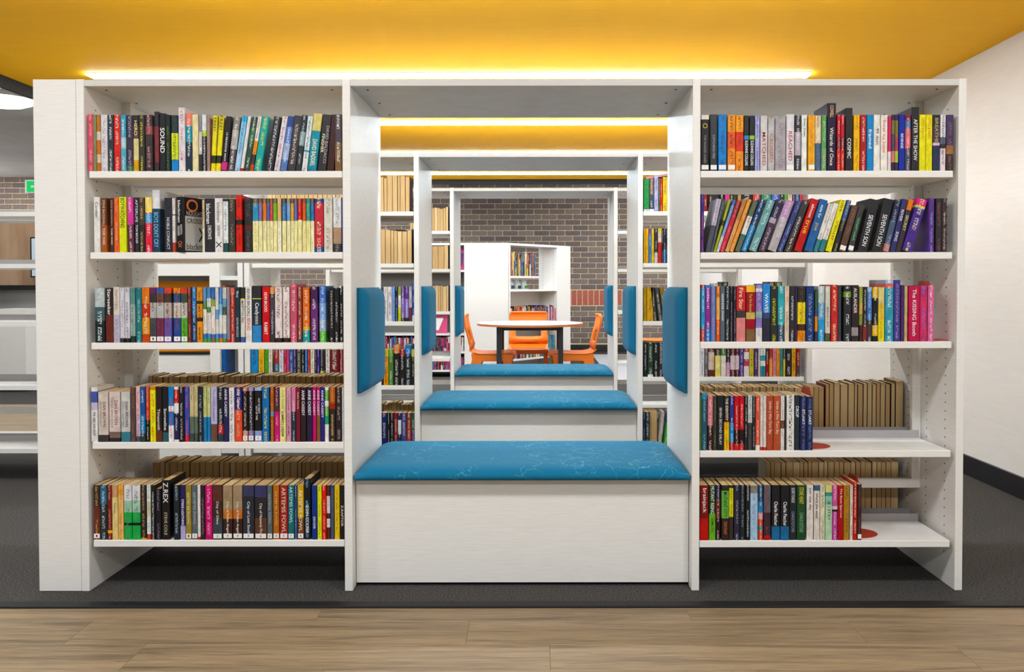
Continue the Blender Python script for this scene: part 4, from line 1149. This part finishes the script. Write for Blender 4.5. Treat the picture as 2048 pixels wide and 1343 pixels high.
for a, b, c in ((88, 130, '2a2a60'), (132, 186, '8a2a28'), (210, 262, '2c2620'), (300, 362, '2c2620'), (375, 441, '1c1a1c'), (455, 526, 'd84a90'), (530, 582, '2a2a30'), (585, 632, '3a3a20'), (648, 700, 'b89060'), (702, 866, '1c1a1c'), (876, 991, 'b84038'), (1010, 1152, '2a9060'), (1160, 1286, '4a60b8'), (1290, 1352, '1c3a24'), (1356, 1402, '5aa048'), (1410, 1472, 'e0c8a0'), (1476, 1516, '5a3068'), (1521, 1582, '2f6a98'), (1590, 1642, 'c84850')):
    MS.add(X_(1390 + a * B, 423, Dw), X_(1390 + b * B, 423, Dw), LEV2R[0], Dw, 0.185, [(c, 1)], '')
items(1390, C3, 640, LEV2R[2], [(280, 340, 'c8c4c0', 0, 1.04), (345, 395, '5a5a50', 0, 1.04), (400, 495, '2a3020', 0, 1.08), (1090, 1190, '4a3a34', 0, 1.08), (1195, 1300, '5a5838', 0, 1.08)], 0.2)
# third bookcase
D3w = D3 + 0.007
run(-0.95, -0.665, LEV_L[0], D3w, True, 31, h=(0.165, 0.18)); run(-0.92, -0.665, LEV_L[2], D3w + 0.01, True, 32, h=(0.185, 0.195))
run(-1.0, -0.665, LEV_L[1], D3w, True, 33, h=(0.15, 0.18), w=(0.036, 0.046))
# a thin book lying across the tops of others in the second bookcase
lx0, lz0 = at_depth(1292, 356, D2 + 0.02); lx1, lz1 = at_depth(1345, 347, D2 + 0.02)
lb = MB().box(0, 0.2, 0, 0.13, 0, 0.014).build('book', ink('c08a84')); lb.location = (lx0, D2 + 0.02, lz0 - 0.007); lb.rotation_euler = (0, -math.atan2(lz1 - lz0, lx1 - lx0), 0)
MB().box(0.002, 0.199, 0.002, 0.129, 0.0015, 0.0125).build('page_block', M['pages_light'], lb); lb.data.materials[0] = ink('c08a84')
tag(lb, 'pink book lying slanted across green and yellow books in the second bookcase', 'book')
# red bookends
def bookend(X, z, label):
    t = empty('bookend', (X, D1 + 0.03, z))
    b = MB()
    prof = [(0.0, 0.0), (0.13, 0.0), (0.13, 0.185), (0.105, 0.215), (0.03, 0.215), (0.0, 0.185)]
    n = len(prof)
    b.v = [(0, y, zz) for y, zz in prof] + [(0.0018, y, zz) for y, zz in prof]
    b.f = [tuple(reversed(range(n))), tuple(range(n, 2 * n))] + [(i, (i + 1) % n, n + (i + 1) % n, n + i) for i in range(n)]
    b.build('plate', M['red_metal'], t)
    b = MB(); pr = [(0.0018, 0.0)] + [(0.0018 + 0.085 * math.sin(math.pi * i / 12), 0.065 - 0.065 * math.cos(math.pi * i / 12)) for i in range(1, 12)] + [(0.0018, 0.13)]
    n = len(pr); b.v = [(x, y, 0.0004) for x, y in pr] + [(x, y, 0.002) for x, y in pr]
    b.f = [tuple(reversed(range(n))), tuple(range(n, 2 * n))] + [(i, (i + 1) % n, n + (i + 1) % n, n + i) for i in range(n)]
    b.build('foot', M['red_metal'], t)
    tag(t, label, 'bookend', 'red metal bookends')
bookend(X_(1650 + 1606 * H6, 683, D1 + 0.007), LEV_R[2], 'red metal bookend beside the pink books on the third shelf')
bookend(X_(1390 + 1386 * I6, 900, D1 + 0.007), LEV_R[3], 'red metal bookend holding the row on the half-empty fourth shelf')
bookend(X_(1650 + 474 * A, 1080, D1 + 0.007), LEV_R[4], 'red metal bookend holding the row on the half-empty bottom shelf')
# ================================================================== READING AREA BEHIND
def sheet(prof, width_at, nx, skip, thick, name, m, parent, dish=0.0):
    bm = bmesh.new(); rows_ = []
    for k, (y, z) in enumerate(prof):
        wv = width_at(k)
        rows_.append([bm.verts.new((wv * (i / nx - 0.5), y + (dish * (2 * i / nx - 1) ** 2 if z > 0.5 else 0), z + (dish * 0.5 * (2 * i / nx - 1) ** 2 if z <= 0.5 else 0))) for i in range(nx + 1)])
    for k in range(len(prof) - 1):
        for i in range(nx):
            if skip(k, i): continue
            bm.faces.new((rows_[k][i], rows_[k][i + 1], rows_[k + 1][i + 1], rows_[k + 1][i]))
    bmesh.ops.delete(bm, geom=[v for v in bm.verts if not v.link_faces], context='VERTS')
    bmesh.ops.recalc_face_normals(bm, faces=bm.faces)
    bmesh.ops.solidify(bm, geom=bm.faces[:], thickness=thick)
    bmesh.ops.recalc_face_normals(bm, faces=bm.faces)
    me = bpy.data.meshes.new(name); bm.to_mesh(me); bm.free(); me.materials.append(m)
    for p in me.polygons: p.use_smooth = True
    o = bpy.data.objects.new(name, me); COL.objects.link(o); o.parent = parent
    return o
def make_chair():
    t = empty('school_chair'); O = M['orange']
    seat = [(-0.235, 0.405), (-0.222, 0.437), (-0.19, 0.449), (-0.1, 0.446), (0.0, 0.442), (0.1, 0.441), (0.16, 0.452), (0.196, 0.482)]
    sheet(seat, lambda k: 0.40, 10, lambda k, i: False, 0.010, 'seat', O, t, dish=0.012)
    back = [(0.196, 0.482), (0.212, 0.515), (0.222, 0.545), (0.236, 0.60), (0.247, 0.645), (0.258, 0.685), (0.268, 0.73), (0.274, 0.768), (0.270, 0.796), (0.258, 0.806)]
    wid = [0.40, 0.40, 0.395, 0.39, 0.39, 0.392, 0.395, 0.395, 0.385, 0.35]
    sheet(back, lambda k: wid[k], 12, lambda k, i: k in (2, 3) and 2 <= i <= 9, 0.014, 'backrest', O, t, dish=-0.028)
    for sx in (-1, 1):
        for (y0, y1, b0, b1, wt) in ((-0.19, -0.10, -0.225, -0.185, 0.05), (0.06, 0.165, 0.215, 0.262, 0.05)):
            x0, x1 = sx * 0.150, sx * 0.195; g0, g1 = sx * 0.175, sx * 0.205
            P = [(g0, b0, 0), (g1, b0, 0), (g1, b1, 0), (g0, b1, 0), (x0, y0, 0.425), (x1, y0, 0.425), (x1, y1, 0.425), (x0, y1, 0.425)]
            MB().hexa(P).build('leg', O, t, bevel=0.006)
        MB().hexa([(sx * 0.17, -0.2, 0.375), (sx * 0.195, -0.2, 0.375), (sx * 0.195, 0.17, 0.375), (sx * 0.17, 0.17, 0.375), (sx * 0.17, -0.215, 0.44), (sx * 0.197, -0.215, 0.44), (sx * 0.197, 0.18, 0.445), (sx * 0.17, 0.18, 0.445)]).build('seat_rim', O, t, bevel=0.006)
    return t
ch = make_chair()
spots = [((-0.085, 8.62), 0, 'orange plastic chair facing the viewer behind the round table'),
         ((-0.425, 8.1), 90, 'orange plastic chair seen side-on against the left blue pad edge'),
         ((0.345, 8.1), -88, 'orange plastic chair with its back toward the right blue pads, beside the table'),
         ((1.32, 9.9), -90, 'orange plastic chair glimpsed through the shelves right of the alcove')]
for i, ((x, y), a, lab) in enumerate(spots):
    o = ch if i == 0 else copy_tree(ch)
    o.location = (x, y, 0); o.rotation_euler = (0, 0, math.radians(a)); tag(o, lab, 'chair', 'orange school chairs')
t = empty('round_table', (-0.062, 8.1, 0)); tag(t, 'round grey table with charcoal square legs among orange chairs', 'table')
MB().cyl((0, 0), 0.497, 0.704, 0.722, 64).build('table_top', M['table_top'], t)
MB().cyl((0, 0), 0.4985, 0.7005, 0.7185, 64).build('edge_band', M['orange_edge'], t)
for sx in (-1, 1):
    for sy in (-1, 1):
        MB().box(sx * 0.28 - 0.023, sx * 0.28 + 0.023, sy * 0.28 - 0.023, sy * 0.28 + 0.023, 0, 0.70).build('leg', M['leg_black'], t, bevel=0.002, segs=1)
    MB().box(-0.257, 0.257, sx * 0.28 - 0.02, sx * 0.28 + 0.02, 0.665, 0.70).build('frame_rail', M['leg_black'], t)
    MB().box(sx * 0.28 - 0.02, sx * 0.28 + 0.02, -0.257, 0.257, 0.665, 0.70).build('frame_rail', M['leg_black'], t)

# far bookcase with the blank end panel, and the angled one beside it
W = M['white']
fb = empty('bookcase', (-1.95, 10.0, 0)); tag(fb, 'far white bookcase with a wide blank panel, in front of the brick wall', 'bookcase')
MB().box(1.135, 1.62, 0, 0.028, 0, 1.565).build('end_panel', W, fb, bevel=0.002, segs=1); MB().box(1.107, 1.135, 0, 0.32, 0, 1.565).build('side_panel', W, fb)
MB().box(0, 0.028, 0, 0.32, 0, 1.565).build('side_panel', W, fb); MB().box(0.028, 1.107, 0, 0.32, 1.54, 1.565).build('top_board', W, fb)
MB().box(0.028, 1.107, 0.3, 0.318, 0, 1.54).build('back_panel', M['grey'], fb)
for z in (1.25, 0.79, 0.51, 0.30, 0.085):
    MB().box(0.028, 1.107, 0.003, 0.3, z - 0.022, z).build('shelf', W, fb)
MS.X = Matrix.Translation((-1.95, 10.01, 0))
for z, sd, hh in ((0.79, 41, (0.2, 0.27)), (0.30, 42, (0.14, 0.18)), (0.085, 43, (0.12, 0.17))): run(0.04, 1.1, z, 0.0, False, sd, h=hh, w=(0.012, 0.024), pal=['1f1c20', 'e4e0dc', 'c84a80', '7a1c34', '2a2a4a', 'd8d0d8', 'b03040', '4a7ab0'])
def magazine(x, z, w, h, c1, c2, label):
    o = MB().hexa([(0, 0.06, 0), (w, 0.06, 0), (w, 0.068, 0), (0, 0.068, 0), (0, 0.12, h), (w, 0.12, h), (w, 0.128, h), (0, 0.128, h)]).build('magazine', ink(c1)); o.location = (x, 10.0, z + 0.001)
    q = MB().hexa([(w * .1, 0.0685, h * .15), (w * .55, 0.0685, h * .15), (w * .55, 0.069, h * .15), (w * .1, 0.069, h * .15), (w * .35, 0.103, h * .75), (w * .8, 0.103, h * .75), (w * .8, 0.104, h * .75), (w * .35, 0.103, h * .75)]).build('cover_art', ink(c2), o)
    q.location = (0, -0.006, 0)
    tag(o, label, 'magazine', 'magazines on display')
magazine(-0.94, 1.25, 0.11, 0.26, 'b0306a', '4a2a70', 'pink and purple magazine on display beside the blank white panel')
magazine(-1.27, 0.51, 0.22, 0.24, 'c83a70', 'e4dcd8', 'pink magazine on display seen below tan page edges of the third bookcase')
MS.X = None
ab = empty('bookcase', (-0.322, 10.03, 0), math.radians(50)); tag(ab, 'angled white bookcase behind the round table, part filled with dark books', 'bookcase')
MB().box(0, 0.025, 0, 0.3, 0, 1.565).build('side_panel', W, ab)
col_ = MB().box(0.90, 1.17, 0, 0.3, 0, 1.565).build('end_column', W, ab)
h = MB(); z = 0.2
while z < 1.5:
    for yy in (0.06, 0.23): h.disc((0.8996, yy, z), 0.004, 'x', 6)
    z += 0.032
tag(h.build('pin_holes', M['hole'], col_), kind='stuff')
MB().box(0.025, 0.90, 0, 0.3, 1.54, 1.565).build('top_board', W, ab)
for z in (1.18, 1.02, 0.6, 0.2): MB().box(0.025, 0.9 if z < 1.1 else 0.55, 0.003, 0.3, z - 0.022, z).build('shelf', W, ab)
MB().box(0.025, 0.9, 0.29, 0.3, 0.03, 1.02).build('back_panel', W, ab)
MS.X = Matrix.Translation((-0.322, 10.03, 0)) @ Matrix.Rotation(math.radians(50), 4, 'Z')
run(0.04, 0.5, 1.18, 0.01, False, 51, h=(0.24, 0.29), w=(0.01, 0.022), pal=['1c3a44', '2a2a2e', '8a9048', '4a2a24', 'd8c8b0', 'e0b030', 'b84a38', '3a5a7a', '1f1c20'])
run(0.04, 0.88, 0.6, 0.01, False, 52, h=(0.18, 0.23), w=(0.012, 0.024), pal=['d8d0d4', 'e0a030', 'c84a60', '3a5a9a', '1f1c20', '6a2a50', 'b83040', '2a2a3a'])
run(0.04, 0.88, 0.2, 0.01, False, 53, h=(0.2, 0.26), w=(0.012, 0.03))
MS.X = None
# clear holders on the narrow shelf of the angled bookcase
for i, xx in enumerate((0.08, 0.2, 0.32)):
    o = MB().hexa([(xx, 0.05, 1.0205), (xx + 0.09, 0.05, 1.0205), (xx + 0.09, 0.13, 1.0205), (xx, 0.13, 1.0205), (xx + 0.01, 0.1, 1.14), (xx + 0.08, 0.1, 1.14), (xx + 0.08, 0.13, 1.14), (xx + 0.01, 0.13, 1.14)]).build('leaflet_holder', M['acrylic'])
    o.location = (-0.322, 10.03, 0); o.rotation_euler = (0, 0, math.radians(50))
    MB().box(xx + 0.015, xx + 0.075, 0.048, 0.0495, 1.03, 1.07).build('leaflet', ink(('3a3a3a', '2c3c30', '4a7a3a')[i]), o)
    tag(o, '%s clear holder on the short shelf of the angled bookcase' % ('first', 'middle', 'last')[i], 'holder', 'clear leaflet holders')

# ---------------------------------------------------------------- low bookcase on the left at the second row
lw = empty('low_bookcase', (0, D2, 0)); tag(lw, 'low white open bookcase beside the second bookcase, mostly empty', 'bookcase')
for x0, x1 in ((-1.645, -1.617), (-1.80, -1.745), (-2.68, -2.652), (-3.62, -3.592)):
    p = MB().box(x0, x1, 0, DEP, 0, 1.505).build('side_panel', W, lw, bevel=0.001, segs=1)
    if x0 > -1.7:
        h = MB(); z = 0.3
        while z < 1.3:
            h.disc((x0 - 0.0004, 0.3, z), 0.004, 'x', 6); z += 0.032
        tag(h.build('pin_holes', M['hole'], p), kind='stuff')
for x0, x1, lev in ((-3.592, -2.68, LEV_L), (-1.745, -1.645, [1.487, 1.135, 0.86, 0.5, 0.18])):
    for z in lev:
        for y0, y1, lip in ((0.003, 0.256, 0.2515), (0.324, DEP - 0.003, 0.325)):
            sh = MB().box(x0 + 0.002, x1 - 0.002, y0, y1, z - 0.024, z).build('shelf', W, lw)
            MB().box(x0 + 0.003, x1 - 0.003, lip, lip + 0.0035, z, z + 0.03).build('back_lip', M['lip'], sh)
MB().box(-3.592, -2.68, 0.277, 0.299, 0.335, 0.37).build('rail', W, lw)
MB().box(-2.652, -1.80, 0, DEP, 1.135, 1.168).build('niche_top', W, lw); MB().box(-2.652, -1.80, 0, 0.02, 1.168, 1.2).build('niche_fascia', W, lw)
MB().box(-2.652, -1.80, 0.10, 0.12, 0.712, 1.104).build('niche_back', M['orange_board'], lw); MB().box(-2.652, -1.80, 0.10, 0.12, 1.104, 1.135).build('niche_back_rail', M['grey'], lw)
MB().box(-2.652, -1.80, 0.03, DEP, 0.0, 0.70).build('niche_panel', W, lw); MB().box(-2.652, -1.80, 0.025, DEP, 0.70, 0.712).build('niche_edge', M['black'], lw)
for xx, c, z, hh, lab in ((-1.742, '1f5aa0', 0.5, 0.24, 'blue book standing in the narrow bay of the low bookcase'), (-1.738, 'c85a3a', 0.86, 0.22, 'orange book standing in the narrow bay of the low bookcase')):
    V, F, C, P, U = cover_geo(0.02, hh, 0.15, [(lin(c), 1.0)], (0, 0, 0, 0)); me = bpy.data.meshes.new('book'); me.from_pydata(V, [], F); me.materials.append(M['cover']); paint(me, C, P, U)
    o = bpy.data.objects.new('book', me); COL.objects.link(o); o.location = (xx, D2 + 0.02, z + 0.0005)
    MB().box(0.0015, 0.0185, 0.003, 0.149, 0.001, hh - 0.001).build('page_block', M['pages'], o); tag(o, lab, 'book')

# ---------------------------------------------------------------- service counter far left, screen and exit sign
sc_ = empty('service_counter', (-6.4, 9.0, 0)); tag(sc_, 'plywood and grey service counter beyond the low bookcase', 'counter')
MB().box(0, 1.6, 0.1, 0.16, 1.08, 1.78).build('plywood_screen', M['ply'], sc_); MB().box(0, 1.7, -0.05, 0.5, 1.03, 1.08).build('ledge', M['black'], sc_)
MB().box(0, 1.6, 0.05, 0.45, 0.12, 1.03).build('front_panel', M['grey'], sc_); MB().box(0, 1.6, 0.1, 0.45, 0.0, 0.12).build('kick_board', M['black'], sc_)
MB().box(0.93, 1.25, -0.35, 0.04, 0.1, 0.84).build('side_unit', W, sc_)
mn = empty('monitor', (-5.27, 8.95, 1.08)); tag(mn, 'dark-framed screen standing on the plywood counter ledge', 'monitor')
MB().box(0, 0.5, 0, 0.03, 0.08, 0.5).build('frame', M['black'], mn); MB().box(0.015, 0.485, -0.002, 0.001, 0.095, 0.485).build('screen', plain('screen_blue_white', 'c4d4e4', 0.2, 0.5), mn); MB().box(0.2, 0.3, 0, 0.06, 0.0, 0.08).build('stand', M['black'], mn)
ex = empty('exit_sign', (-5.92, 10.0, 2.15)); tag(ex, 'green exit sign hanging in front of the far brick wall', 'sign')
MB().box(-0.02, 0.36, 0, 0.07, 0.0, 0.15).build('housing', M['label'], ex); MB().box(0.0, 0.34, -0.003, 0.001, 0.012, 0.138).build('face', emitter('lit_green_sign', lin('22c060'), 1.2), ex)
MB().box(0.22, 0.30, -0.005, -0.0035, 0.03, 0.125).build('door_symbol', M['label'], ex); MB().box(0.05, 0.18, -0.005, -0.0035, 0.06, 0.085).build('arrow_symbol', M['label'], ex)
MB().box(0.15, 0.17, 0.02, 0.05, 0.15, ZG - 2.12).build('hanger', M['grey'], ex)

mass = MS.build('books'); tag(mass, 'closely packed books and page edges on the shelves behind the front rows', 'books', kind='stuff')
print('books built one by one:', book_n, 'bricks:', n_brick)
